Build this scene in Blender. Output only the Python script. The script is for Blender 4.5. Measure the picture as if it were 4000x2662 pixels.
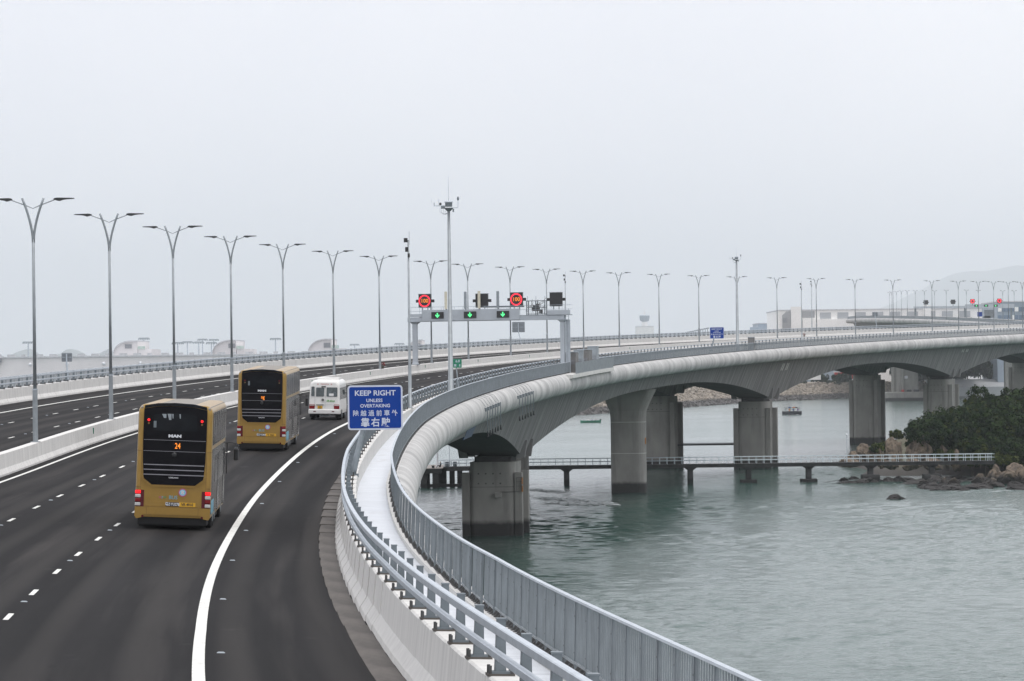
import bpy, bmesh, math, random
import numpy as np
from mathutils import Vector, Matrix, noise as mnoise
R = math.radians
random.seed(7)
sc = bpy.context.scene
for o in list(bpy.data.objects): bpy.data.objects.remove(o)
col = sc.collection

# ------------------------------------------------------------------ camera
SEA = 18.0                                   # camera height above the sea
F, ROLL = 14166.45, 0.0119
PU = math.atan((1433.05 - 1331) / F)         # camera looks very slightly up
c_, s_ = math.cos(ROLL), math.sin(ROLL)
fw = Vector((0, math.cos(PU), math.sin(PU))); r0 = Vector((1, 0, 0)); u0 = Vector((0, -math.sin(PU), math.cos(PU)))
rt = r0 * c_ - u0 * s_; up = r0 * s_ + u0 * c_
cam_d = bpy.data.cameras.new('camera'); cam = bpy.data.objects.new('camera', cam_d); col.objects.link(cam)
cm = Matrix((rt, up, -fw)).transposed().to_4x4(); cm.translation = (0, 0, SEA)
cam.matrix_world = cm
cam_d.sensor_width = 36; cam_d.lens = F / 4000 * 36; cam_d.clip_start = 1; cam_d.clip_end = 80000
sc.camera = cam

# ------------------------------------------------------------------ sky, sun, exposure
SUN_EL, SUN_AZ = R(74), R(125)               # high sun behind thin cloud, off to the right and a little behind
w = bpy.data.worlds.new('World'); sc.world = w; w.use_nodes = True
nt = w.node_tree; nt.nodes.clear()
sky = nt.nodes.new('ShaderNodeTexSky'); sky.sky_type = 'NISHITA'; sky.sun_disc = False
sky.sun_elevation = SUN_EL; sky.sun_rotation = SUN_AZ; sky.air_density = 1.0; sky.dust_density = 6.0; sky.ozone_density = 1.0
bg1 = nt.nodes.new('ShaderNodeBackground'); bg1.inputs[1].default_value = 0.06
bg2 = nt.nodes.new('ShaderNodeBackground'); bg2.inputs[1].default_value = 1.38   # even cloud veil
tcw = nt.nodes.new('ShaderNodeTexCoord'); cn = nt.nodes.new('ShaderNodeTexNoise'); cn.inputs['Scale'].default_value = 5.5; cn.inputs['Detail'].default_value = 3.5; cn.inputs['Roughness'].default_value = .45; nt.links.new(tcw.outputs['Generated'], cn.inputs[0])
cr0 = nt.nodes.new('ShaderNodeValToRGB'); cr0.color_ramp.elements[0].position = .36; cr0.color_ramp.elements[1].position = .66; cr0.color_ramp.elements[0].color = (.81, .815, .87, 1); cr0.color_ramp.elements[1].color = (.915, .91, .945, 1); nt.links.new(cn.outputs[0], cr0.inputs[0]); nt.links.new(cr0.outputs[0], bg2.inputs[0])   # soft cloud structure
mx = nt.nodes.new('ShaderNodeMixShader'); mx.inputs[0].default_value = 0.88
wo = nt.nodes.new('ShaderNodeOutputWorld')
nt.links.new(sky.outputs[0], bg1.inputs[0]); nt.links.new(bg1.outputs[0], mx.inputs[1]); nt.links.new(bg2.outputs[0], mx.inputs[2]); nt.links.new(mx.outputs[0], wo.inputs[0])
sd = bpy.data.lights.new('sun', 'SUN'); sd.energy = 1.4; sd.angle = R(18); sd.color = (1, .97, .93)
so = bpy.data.objects.new('sun', sd); col.objects.link(so)
sdir = Vector((math.sin(SUN_AZ) * math.cos(SUN_EL), math.cos(SUN_AZ) * math.cos(SUN_EL), math.sin(SUN_EL)))
so.rotation_euler = (-sdir).to_track_quat('-Z', 'Y').to_euler(); so.location = (0, 0, 300)
vs = sc.view_settings; vs.view_transform = 'Standard'; vs.look = 'None'; vs.exposure = 0.06; vs.gamma = 1; vs.use_curve_mapping = False
cy = sc.cycles
cy.use_denoising = True; cy.max_bounces = 5; cy.diffuse_bounces = 3; cy.glossy_bounces = 3; cy.transmission_bounces = 3; cy.volume_bounces = 2
cy.use_adaptive_sampling = True; cy.adaptive_threshold = 0.015; cy.caustics_reflective = False; cy.caustics_refractive = False

# ------------------------------------------------------------------ materials
MATS = {}
def nn(nt, t, **kw):
    n = nt.nodes.new(t)
    for k, v in kw.items(): setattr(n, k, v)
    return n
def mat(name, c, rough=.6, metal=0., var=.12, scale=1.5, stretch=(1, 1, 1), bump=0., uv=False, c2=None, emit=None, es=0., spec=.5, detail=5, mid=(.3, .7), coord=None):
    """principled material whose colour is broken up by noise in world position (or in UV metres)"""
    m = bpy.data.materials.new(name); m.use_nodes = True; t = m.node_tree; L = t.links
    b = t.nodes['Principled BSDF']; b.inputs['Roughness'].default_value = rough; b.inputs['Metallic'].default_value = metal
    b.inputs['Specular IOR Level'].default_value = spec
    if c2 is None: c2 = [x * (1 - var * 1.6) for x in c]; c = [min(1, x * (1 + var)) for x in c]
    if coord == 'obj': src = nn(t, 'ShaderNodeTexCoord').outputs['Object']
    elif uv: src = nn(t, 'ShaderNodeUVMap').outputs[0]
    else: src = nn(t, 'ShaderNodeNewGeometry').outputs['Position']
    mp = nn(t, 'ShaderNodeMapping'); mp.inputs['Scale'].default_value = [scale * q for q in stretch]; L.new(src, mp.inputs[0])
    n1 = nn(t, 'ShaderNodeTexNoise'); n1.inputs['Scale'].default_value = 1; n1.inputs['Detail'].default_value = detail; n1.inputs['Roughness'].default_value = .62; L.new(mp.outputs[0], n1.inputs[0])
    cr = nn(t, 'ShaderNodeValToRGB'); cr.color_ramp.elements[0].position, cr.color_ramp.elements[1].position = mid
    cr.color_ramp.elements[0].color = (*c2[:3], 1); cr.color_ramp.elements[1].color = (*c[:3], 1)
    L.new(n1.outputs[0], cr.inputs[0]); L.new(cr.outputs[0], b.inputs['Base Color'])
    if bump:
        bp = nn(t, 'ShaderNodeBump'); bp.inputs['Strength'].default_value = bump; bp.inputs['Distance'].default_value = .03; L.new(n1.outputs[0], bp.inputs['Height']); L.new(bp.outputs[0], b.inputs['Normal'])
    if emit: b.inputs['Emission Color'].default_value = (*emit, 1); b.inputs['Emission Strength'].default_value = es
    MATS[name] = m; m['_ramp'] = cr.name
    return m
def layer(m, c, scale, stretch, lo, hi, uv=True, fac=1., axis=None, rough=None):
    """mix a second stain colour over an existing material through another noise"""
    t = m.node_tree; L = t.links; b = t.nodes['Principled BSDF']; old = b.inputs['Base Color'].links[0].from_socket
    src = nn(t, 'ShaderNodeUVMap').outputs[0] if uv else nn(t, 'ShaderNodeNewGeometry').outputs['Position']
    mp = nn(t, 'ShaderNodeMapping'); mp.inputs['Scale'].default_value = [scale * q for q in stretch]; L.new(src, mp.inputs[0])
    n1 = nn(t, 'ShaderNodeTexNoise'); n1.inputs['Scale'].default_value = 1; n1.inputs['Detail'].default_value = 4; L.new(mp.outputs[0], n1.inputs[0])
    mr = nn(t, 'ShaderNodeMapRange'); mr.inputs[1].default_value = lo; mr.inputs[2].default_value = hi; mr.inputs[4].default_value = fac; L.new(n1.outputs[0], mr.inputs[0])
    mixn = nn(t, 'ShaderNodeMix', data_type='RGBA'); L.new(mr.outputs[0], mixn.inputs[0]); L.new(old, mixn.inputs[6]); mixn.inputs[7].default_value = (*c, 1); L.new(mixn.outputs[2], b.inputs['Base Color'])
    return m
def zband(m, c, z0, z1, wob=.25):
    """tide stain: a band of colour below a wavy height above the sea"""
    t = m.node_tree; L = t.links; b = t.nodes['Principled BSDF']; old = b.inputs['Base Color'].links[0].from_socket
    g = nn(t, 'ShaderNodeNewGeometry'); sx = nn(t, 'ShaderNodeSeparateXYZ'); L.new(g.outputs['Position'], sx.inputs[0])
    n1 = nn(t, 'ShaderNodeTexNoise'); n1.inputs['Scale'].default_value = 1.3; n1.inputs['Detail'].default_value = 5; L.new(g.outputs['Position'], n1.inputs[0])
    ad = nn(t, 'ShaderNodeMath', operation='MULTIPLY_ADD'); L.new(n1.outputs[0], ad.inputs[0]); ad.inputs[1].default_value = wob * 2; L.new(sx.outputs[2], ad.inputs[2])
    mr = nn(t, 'ShaderNodeMapRange'); mr.inputs[1].default_value = z0 + wob; mr.inputs[2].default_value = z1 + wob; mr.inputs[3].default_value = 1; mr.inputs[4].default_value = 0; L.new(ad.outputs[0], mr.inputs[0])
    mixn = nn(t, 'ShaderNodeMix', data_type='RGBA'); L.new(mr.outputs[0], mixn.inputs[0]); L.new(old, mixn.inputs[6]); mixn.inputs[7].default_value = (*c, 1); L.new(mixn.outputs[2], b.inputs['Base Color'])
    return m

asph = mat('asphalt', (.017, .0162, .0170), .9, var=.25, scale=1, stretch=(.9, .035, 1), uv=True, spec=.12, detail=6)
layer(asph, (.048, .044, .042), 1, (1.3, .03, 1), .50, .75, fac=.8); layer(asph, (.0095, .0095, .010), 1, (.42, .015, 1), .45, .65, fac=.85); layer(asph, (.08, .08, .08), 38, (1, 1, 1), .6, .85, fac=.25)
def tracks(m, c, period, ph, fac):
    t = m.node_tree; L = t.links; b = t.nodes['Principled BSDF']; old = b.inputs['Base Color'].links[0].from_socket
    uvn = nn(t, 'ShaderNodeUVMap'); sx = nn(t, 'ShaderNodeSeparateXYZ'); L.new(uvn.outputs[0], sx.inputs[0])
    a = nn(t, 'ShaderNodeMath', operation='MULTIPLY_ADD'); a.inputs[1].default_value = 6.2832 / period; a.inputs[2].default_value = ph; L.new(sx.outputs[0], a.inputs[0]); sn = nn(t, 'ShaderNodeMath', operation='SINE'); L.new(a.outputs[0], sn.inputs[0])
    mp = nn(t, 'ShaderNodeMapping'); mp.inputs['Scale'].default_value = (.5, .02, 1); L.new(uvn.outputs[0], mp.inputs[0]); n1 = nn(t, 'ShaderNodeTexNoise'); n1.inputs['Scale'].default_value = 1; n1.inputs['Detail'].default_value = 4; L.new(mp.outputs[0], n1.inputs[0])
    ml = nn(t, 'ShaderNodeMath', operation='MULTIPLY'); L.new(sn.outputs[0], ml.inputs[0]); L.new(n1.outputs[0], ml.inputs[1])
    mr = nn(t, 'ShaderNodeMapRange'); mr.inputs[1].default_value = .05; mr.inputs[2].default_value = .6; mr.inputs[4].default_value = fac; L.new(ml.outputs[0], mr.inputs[0])
    mixn = nn(t, 'ShaderNodeMix', data_type='RGBA'); L.new(mr.outputs[0], mixn.inputs[0]); L.new(old, mixn.inputs[6]); mixn.inputs[7].default_value = (*c, 1); L.new(mixn.outputs[2], b.inputs['Base Color'])
tracks(asph, (.042, .039, .037), 1.825, 2.2, .65); layer(asph, (.055, .052, .050), 1, (.9, .5, 1), .66, .8, fac=.5); layer(asph, (.008, .008, .009), 1, (2.2, .6, 1), .68, .78, fac=.6)
rp = mat('road_paint', (.74, .74, .70), .7, var=.12, scale=3); layer(rp, (.30, .30, .29), 5, (1, 1, 1), .62, .75, uv=False, fac=.5)
gut = mat('gutter_concrete', (.12, .108, .098), .9, var=.3, scale=1.2, stretch=(1, .3, 1), uv=True); layer(gut, (.05, .05, .05), 12, (1, 1, 1), .62, .7, fac=.8)
mat('wet_edge', (.012, .012, .013), .5, var=.3, scale=3)
conc = mat('barrier_concrete', (.68, .67, .645), .85, var=.08, scale=.9, stretch=(3, 3, .35)); layer(conc, (.36, .35, .33), 1, (2.5, 2.5, .25), .60, .82, uv=False, fac=.55)
plw = mat('plate_white', (.66, .69, .73), .45, var=.05, scale=1, stretch=(.4, 1.2, 1), uv=True); layer(plw, (.40, .42, .45), 1, (.3, 2.2, 1), .60, .72, fac=.5); layer(plw, (.45, .45, .44), 1, (.9, .25, 1), .58, .8, fac=.6)
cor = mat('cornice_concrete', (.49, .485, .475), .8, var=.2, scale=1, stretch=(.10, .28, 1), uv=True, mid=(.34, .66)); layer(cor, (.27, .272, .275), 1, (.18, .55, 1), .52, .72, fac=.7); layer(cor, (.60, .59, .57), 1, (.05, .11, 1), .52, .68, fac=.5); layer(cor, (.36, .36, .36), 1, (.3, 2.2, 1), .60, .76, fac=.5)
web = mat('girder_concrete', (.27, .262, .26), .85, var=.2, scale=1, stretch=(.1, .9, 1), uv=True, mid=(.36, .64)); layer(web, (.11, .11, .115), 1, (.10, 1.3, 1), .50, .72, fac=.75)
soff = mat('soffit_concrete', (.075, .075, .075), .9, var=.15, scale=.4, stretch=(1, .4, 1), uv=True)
pier = mat('pier_concrete', (.31, .30, .28), .88, var=.14, scale=.35, stretch=(1, 1, .5)); layer(pier, (.10, .098, .093), 1, (1.2, 1.2, .12), .55, .8, uv=False, fac=.6); zband(pier, (.035, .034, .033), 1.2, 1.7)
mat('galv', (.33, .37, .40), .55, .35, var=.10, scale=2.5)
mat('galv_dark', (.19, .22, .24), .55, .3, var=.12, scale=2.5)
mat('rail_steel', (.50, .55, .60), .42, .3, var=.08, scale=2)
fen = mat('fence_steel', (.225, .255, .275), .55, .3, var=.12, scale=1.5)
mat('lamp_grey', (.30, .33, .35), .5, .35, var=.12, scale=2.2)
mat('lamp_black', (.035, .038, .04), .5, var=.1)
mat('gantry_grey', (.46, .50, .54), .5, .1, var=.06, scale=1)
mat('black_box', (.02, .021, .023), .45, var=.1)
mat('bolt_dark', (.10, .10, .10), .5, .5, var=.2)
mat('sign_blue', (.003, .045, .29), .5, var=.04, spec=.2); mat('sign_white', (.62, .66, .76), .45, var=.03); mat('sign_green', (.01, .20, .11), .4, var=.04)
mat('sign_back', (.22, .24, .26), .5, .3, var=.1, scale=1.5)
mat('led_red', (.3, .01, .02), .5, emit=(1, .03, .06), es=1.6); mat('led_amber', (.3, .1, .01), .5, emit=(1, .27, .02), es=1.1); mat('led_green', (.02, .3, .08), .5, emit=(.10, 1, .30), es=1.4)
mat('cream', (.72, .68, .55), .6, var=.06); mat('gold', (.36, .22, .050), .3, .35, var=.05, scale=3); mat('gold_dark', (.20, .12, .035), .5, .2)
mat('bus_black', (.006, .006, .008), .25, var=.1, spec=.10); mat('glass_dark', (.008, .010, .013), .12, spec=.14, var=.2, scale=4)
mat('bus_side_glass', (.055, .053, .055), .1, .3, var=.35, scale=1.2, stretch=(1, 1.6, .5)); mat('bus_roof', (.24, .22, .19), .6, var=.06, scale=2)
mat('bus_side_low', (.075, .062, .05), .2, .45, var=.35, scale=1.6, stretch=(1, 2, .4))
mat('grille_line', (.30, .30, .33), .4, .3); mat('tyre', (.014, .014, .015), .85); mat('chrome', (.62, .63, .65), .25, .6)
mat('tail_red', (.22, .004, .008), .2); mat('tail_maroon', (.10, .004, .010), .25); mat('tail_lit', (.5, .01, .01), .3, emit=(1, .01, .015), es=1.3); mat('lamp_clear', (.60, .60, .58), .2)
mat('plate_yellow', (.72, .40, .02), .5, var=.04); mat('text_white', (.75, .77, .80), .4, var=.02); mat('text_black', (.02, .02, .02), .5)
mat('text_blue', (.16, .42, .55), .4); mat('logo_pink', (.55, .10, .25), .4); mat('text_green', (.10, .30, .12), .4); mat('text_pink', (.62, .28, .27), .5); mat('logo_cyan', (.25, .62, .80), .4)
mat('van_white', (.74, .735, .71), .3, var=.03, scale=2); mat('van_glass', (.07, .09, .095), .08, var=.3, scale=3); mat('van_green', (.08, .36, .05), .5); mat('interior', (.10, .12, .13), .8)
mat('cabinet', (.20, .195, .19), .6, .1, var=.15); mat('cabinet_light', (.36, .40, .43), .55, .2)
mat('orange_box', (.55, .22, .04), .6); mat('nav_panel', (.06, .10, .20), .5, var=.1)
rock = mat('rock_tan', (.22, .172, .122), .95, var=.3, scale=1.1, bump=1., c2=(.075, .06, .048)); layer(rock, (.035, .031, .029), 1.2, (1.8, 1.8, .4), .52, .66, uv=False, fac=.8); zband(rock, (.035, .032, .03), .9, 1.8, .6)
rockd = mat('rock_grey', (.10, .088, .076), .95, scale=.9, bump=1., c2=(.035, .032, .03)); zband(rockd, (.03, .028, .027), .7, 1.5, .5)
rip = mat('riprap', (.40, .345, .28), .95, var=.45, scale=.6, c2=(.13, .115, .10)); zband(rip, (.095, .088, .085), 2.2, 3.0, .5)
ear = mat('earth', (.13, .11, .075), .95, var=.3, scale=.5, c2=(.05, .06, .03)); zband(ear, (.06, .055, .05), .8, 1.6, .5)
mat('bark', (.09, .075, .06), .95, scale=2)
for i, (a, b) in enumerate([((.034, .058, .016), (.007, .017, .005)), ((.080, .092, .022), (.020, .034, .009)), ((.022, .042, .018), (.005, .013, .006))]):
    mat('leaf%d' % i, a, .65, c2=b, scale=.9, detail=6, spec=.05)
mat('shrub_far', (.06, .085, .05), .9, c2=(.03, .045, .03), scale=.4)
mat('jetty_dark', (.055, .055, .055), .9, var=.3, scale=.7); mat('jetty_deck', (.33, .30, .28), .9, var=.15); mat('rail_white', (.60, .68, .72), .5, var=.05)
zband(MATS['jetty_dark'], (.02, .02, .02), .5, .9, .3)
mat('boat_green', (.06, .26, .17), .5); mat('boat_dark', (.035, .035, .045), .7, var=.3); mat('orange', (.60, .18, .03), .7); mat('cloth_blue', (.03, .06, .22), .8); mat('cloth_white', (.7, .7, .7), .8); mat('cloth_dark', (.03, .03, .035), .9)
mat('cloth_yellow', (.38, .26, .07), .8); mat('cloth_teal', (.05, .30, .34), .8); mat('cloth_purple', (.20, .09, .26), .8); mat('skin', (.45, .28, .19), .6)
mat('foam_glints', (.80, .84, .85), .7)
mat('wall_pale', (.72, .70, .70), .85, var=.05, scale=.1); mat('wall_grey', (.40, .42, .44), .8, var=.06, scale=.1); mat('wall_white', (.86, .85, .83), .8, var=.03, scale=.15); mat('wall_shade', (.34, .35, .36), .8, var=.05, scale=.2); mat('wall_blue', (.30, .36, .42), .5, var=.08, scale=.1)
mat('pane_blue', (.14, .20, .28), .2, var=.15, scale=.2); mat('roof_grey', (.56, .57, .59), .7); mat('louvre', (.26, .27, .29), .7); mat('green_net', (.34, .50, .43), .8); mat('wall_tan', (.55, .47, .33), .8)
mat('hill_green', (.06, .09, .06), .95, scale=.02, c2=(.04, .06, .045)); mat('flower', (.16, .03, .03), .9); mat('red_paint', (.5, .05, .05), .6)

# water: deep grey-green with wind ripples, calmer and rougher patches
def water():
    m = bpy.data.materials.new('sea_water'); m.use_nodes = True; t = m.node_tree; L = t.links; b = t.nodes['Principled BSDF']
    b.inputs['Base Color'].default_value = (.038, .086, .072, 1); b.inputs['IOR'].default_value = 1.33; b.inputs['Roughness'].default_value = .12
    g = nn(t, 'ShaderNodeNewGeometry'); hs = []
    for sc_, d, rough, wt in ((.8, 3, .6, .30), (2.2, 3, .6, .12), (5., 2, .6, .04)):
        mp = nn(t, 'ShaderNodeMapping'); mp.inputs['Rotation'].default_value = (0, 0, .25); mp.inputs['Scale'].default_value = (sc_ * .55, sc_, 1); L.new(g.outputs['Position'], mp.inputs[0])
        n = nn(t, 'ShaderNodeTexNoise'); n.inputs['Scale'].default_value = 1; n.inputs['Detail'].default_value = d; n.inputs['Roughness'].default_value = rough; L.new(mp.outputs[0], n.inputs[0])
        mu = nn(t, 'ShaderNodeMath', operation='MULTIPLY'); mu.inputs[1].default_value = wt; L.new(n.outputs[0], mu.inputs[0]); hs.append(mu.outputs[0])
    a1 = nn(t, 'ShaderNodeMath', operation='ADD'); L.new(hs[0], a1.inputs[0]); L.new(hs[1], a1.inputs[1])
    a2 = nn(t, 'ShaderNodeMath', operation='ADD'); L.new(a1.outputs[0], a2.inputs[0]); L.new(hs[2], a2.inputs[1])
    pn = nn(t, 'ShaderNodeTexNoise'); pn.inputs['Scale'].default_value = .014; pn.inputs['Detail'].default_value = 3; L.new(g.outputs['Position'], pn.inputs[0])
    pr = nn(t, 'ShaderNodeMapRange'); pr.inputs[1].default_value = .35; pr.inputs[2].default_value = .65; pr.inputs[3].default_value = .35; pr.inputs[4].default_value = 1.0; L.new(pn.outputs[0], pr.inputs[0])
    bp = nn(t, 'ShaderNodeBump'); bp.inputs['Distance'].default_value = .7; L.new(pr.outputs[0], bp.inputs['Strength']); L.new(a2.outputs[0], bp.inputs['Height']); L.new(bp.outputs[0], b.inputs['Normal'])
    MATS['water'] = m
water()

# ------------------------------------------------------------------ mesh helpers
class MB:
    def __init__(s): s.v = []; s.f = []; s.m = []; s.uv = None
    def add(s, vs, fs, mi=0):
        b = len(s.v); s.v += [tuple(v) for v in vs]; s.f += [tuple(b + i for i in f) for f in fs]; s.m += [mi] * len(fs); return s
    def box(s, lo, hi, mi=0, M=None):
        x0, y0, z0 = lo; x1, y1, z1 = hi
        vs = [(x0, y0, z0), (x1, y0, z0), (x1, y1, z0), (x0, y1, z0), (x0, y0, z1), (x1, y0, z1), (x1, y1, z1), (x0, y1, z1)]
        if M is not None: vs = [M @ Vector(v) for v in vs]
        return s.add(vs, [(3, 2, 1, 0), (4, 5, 6, 7), (0, 1, 5, 4), (1, 2, 6, 5), (2, 3, 7, 6), (3, 0, 4, 7)], mi)
    def tube(s, pts, r, n=8, mi=0, cap=True):
        pts = [Vector(p) for p in pts]; k = len(pts); rs = r if isinstance(r, (list, tuple)) else [r] * k
        b = len(s.v); ref = None
        for i, p in enumerate(pts):
            d = (pts[min(i + 1, k - 1)] - pts[max(i - 1, 0)]).normalized()
            if ref is None: ref = d.orthogonal().normalized()
            ref = (ref - d * ref.dot(d)).normalized(); q = d.cross(ref)
            s.v += [tuple(p + (ref * math.cos(6.28318 * j / n) + q * math.sin(6.28318 * j / n)) * rs[i]) for j in range(n)]
        for i in range(k - 1):
            for j in range(n):
                a = b + i * n + j; c = b + i * n + (j + 1) % n; s.f.append((a, c, c + n, a + n)); s.m.append(mi)
        if cap:
            s.f.append(tuple(b + j for j in reversed(range(n)))); s.f.append(tuple(b + (k - 1) * n + j for j in range(n))); s.m += [mi, mi]
        return s
    def prism(s, poly, y0, y1, mi=0, plane='xz'):
        n = len(poly)
        f = {'xz': lambda p, y: (p[0], y, p[1]), 'xy': lambda p, y: (p[0], p[1], y), 'yz': lambda p, y: (y, p[0], p[1])}[plane]
        vs = [f(p, y0) for p in poly] + [f(p, y1) for p in poly]
        fs = [tuple(range(n)), tuple(reversed(range(n, 2 * n)))] + [(i, i + n, (i + 1) % n + n, (i + 1) % n) for i in range(n)]
        return s.add(vs, fs, mi)
    def loft(s, rings, mi=0, cap=True, close=True):
        n = len(rings[0]); b = len(s.v)
        for r in rings: s.v += [tuple(p) for p in r]
        for i in range(len(rings) - 1):
            for j in range(n if close else n - 1):
                a = b + i * n + j; c = b + i * n + (j + 1) % n; s.f.append((a, c, c + n, a + n)); s.m.append(mi)
        if cap and close:
            s.f.append(tuple(b + j for j in reversed(range(n)))); s.f.append(tuple(b + (len(rings) - 1) * n + j for j in range(n))); s.m += [mi, mi]
        return s
    def mesh(s, name, mats, smooth=False, fix=True):
        me = bpy.data.meshes.new(name); me.from_pydata(s.v, [], s.f)
        for m in ([mats] if isinstance(mats, str) else mats): me.materials.append(MATS[m])
        me.polygons.foreach_set('material_index', s.m)
        if s.uv is not None:
            l = me.uv_layers.new(name='uv'); idx = np.zeros(len(me.loops), int); me.loops.foreach_get('vertex_index', idx)
            l.data.foreach_set('uv', np.asarray(s.uv, float)[idx].ravel())
        if fix:
            bm = bmesh.new(); bm.from_mesh(me); bmesh.ops.recalc_face_normals(bm, faces=bm.faces[:]); bm.to_mesh(me); bm.free()
        if smooth: me.polygons.foreach_set('use_smooth', [True] * len(me.polygons))
        me.update(); return me
    def build(s, name, mats, parent=None, M=None, smooth=False, fix=True):
        return obj(name, s.mesh(name, mats, smooth, fix), parent, M)
def obj(name, me, parent=None, M=None):
    o = bpy.data.objects.new(name, me); col.objects.link(o)
    if parent is not None: o.parent = parent
    if M is not None: o.matrix_basis = M
    return o
def tag(o, label=None, cat=None, group=None, kind=None):
    if label: o['label'] = label
    if cat: o['category'] = cat
    if group: o['group'] = group
    if kind: o['kind'] = kind
    return o
def thing(name, label, cat, M=None, group=None):
    e = obj(name, None, None, M); e.empty_display_size = .5; return tag(e, label, cat, group)
def kids(o): return [c for c in bpy.data.objects if c.parent == o]
def copy_tree(o, M=None, parent=None, ch=None):
    c = o.copy(); col.objects.link(c); c.parent = parent
    if M is not None: c.matrix_basis = M
    for k in (o.children if ch is None else ch): copy_tree(k, None, c)
    return c
def bevel_box(name, lo, hi, r, seg, mname, parent=None, M=None, edges=None):
    mb = MB().box(lo, hi); me = mb.mesh(name, mname); bm = bmesh.new(); bm.from_mesh(me)
    es = [e for e in bm.edges if edges is None or edges((e.verts[0].co + e.verts[1].co) / 2, (e.verts[0].co - e.verts[1].co).normalized())]
    bmesh.ops.bevel(bm, geom=es, offset=r, segments=seg, profile=.5, affect='EDGES'); bm.to_mesh(me); bm.free()
    return obj(name, me, parent, M)
def text_mesh(txt, size, bold=0., name='lettering', mname='text_white', ext=.002, sx=1.):
    cu = bpy.data.curves.new(name, 'FONT'); cu.body = txt; cu.size = size; cu.align_x = 'CENTER'; cu.align_y = 'CENTER'; cu.extrude = ext; cu.offset = bold; cu.resolution_u = 3
    o = bpy.data.objects.new(name, cu); col.objects.link(o)
    dg = bpy.context.evaluated_depsgraph_get(); me = bpy.data.meshes.new_from_object(o.evaluated_get(dg)); bpy.data.objects.remove(o); bpy.data.curves.remove(cu)
    me.materials.clear(); me.materials.append(MATS[mname]); me.name = name
    if sx != 1.: me.transform(Matrix.Diagonal((sx, 1, 1, 1)))
    me.transform(Matrix.Rotation(R(90), 4, 'X'))       # reads from -Y, upright
    return me
def T(x, y, z): return Matrix.Translation((x, y, z))
def RZ(a): return Matrix.Rotation(a, 4, 'Z')
def at(px, py, Y):
    """point of the place seen at a photo position, at real distance Y ahead"""
    u, v = (px - 2000) / F, (py - 1331) / F
    a, b = c_ * u - s_ * v, s_ * u + c_ * v
    d = fw + r0 * a - u0 * b
    return Vector((0, 0, SEA)) + d * (Y / d.y)
def onsea(px, py):
    u, v = (px - 2000) / F, (py - 1331) / F
    a, b = c_ * u - s_ * v, s_ * u + c_ * v
    d = fw + r0 * a - u0 * b
    return Vector((0, 0, SEA)) + d * (SEA / -d.z)

# ------------------------------------------------------------------ the road's line, grade and crossfall
S = np.arange(10, 1200, 2.0); I0 = 15
KN = np.array([40, 200, 400, 600, 800, 950, 1100, 1300.]); KAP = [.00094526, .00050733, .00057884, .00060944, .00040305, .00037167, .0004063, .00042386]
ZK = np.array([40, 80, 120, 160, 200, 260, 400, 600, 800, 1000, 1300.]); ZV = np.array([1.5588, 1.3423, 1.4899, 1.8647, 2.6603, 3.6606, 5.7705, 8.7776, 11.7726, 14.6056, 18.7754]) - 6.34838 + SEA
EK = np.array([40, 80, 120, 160, 220, 300, 500, 700, 1000, 1300.]); EV = [.02542, .03796, .05035, .03173, .02466, .03222, .0324, .031, .03496, .03605]
WK = np.array([75, 105, 150, 220, 320, 450, 600, 900.])
wE = [.515, .396, .167, -.110, -.187, -.169, -.120, -.066]; wG = [.502, .272, -.124, -.238, -.220, -.157, -.087, -.023]; wF = [.872, .410, -.247, -.509, -.345, -.182, -.062, .040]
kp = np.interp(S, KN, KAP)
TH = np.concatenate([[0], np.cumsum((kp[1:] + kp[:-1]))]); TH += -.10814 - TH[I0]
PX = np.concatenate([[0], np.cumsum(np.sin((TH[1:] + TH[:-1]) / 2) * 2)]); PY = np.concatenate([[0], np.cumsum(np.cos((TH[1:] + TH[:-1]) / 2) * 2)])
PX += -15.5597 - PX[I0]; PY += 40 - PY[I0]
kk = np.hanning(23); kk /= kk.sum()
PZ = np.convolve(np.pad(np.interp(S, ZK, ZV), 11, 'edge'), kk, 'valid'); PE = np.convolve(np.pad(np.interp(S, EK, EV), 11, 'edge'), kk, 'valid')
GR = np.gradient(PZ, 2.0)
def ip(s, a): return float(np.interp(s, S, a))
def P(s, o, z=0.):
    th = ip(s, TH); return Vector((ip(s, PX) + o * math.cos(th), ip(s, PY) - o * math.sin(th), ip(s, PZ) - ip(s, PE) * o + z))
def head(s): return ip(s, TH)
def frame(s, o, z=0.):
    th, e, g = head(s), ip(s, PE), ip(s, GR)
    t = Vector((math.sin(th), math.cos(th), g)).normalized(); r = Vector((math.cos(th), -math.sin(th), -e)); r = (r - t * r.dot(t)).normalized(); u = r.cross(t)
    M = Matrix((r, t, u)).transposed().to_4x4(); M.translation = P(s, o, z); return M
def upright(s, o, z=0.): return T(*P(s, o, z)) @ RZ(-head(s))
def wi(s, W): return float(np.interp(s, WK, W))
oGL = lambda s: 14.80 + wi(s, wG); oGR = lambda s: 15.337 + wi(s, wG); oPo = lambda s: oGR(s) + .40; oFe = lambda s: 17.535 + wi(s, wF); oED = lambda s: 11.733 + wi(s, wE)
S0, S1, SP = 24., 1010., 3.3666
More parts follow.
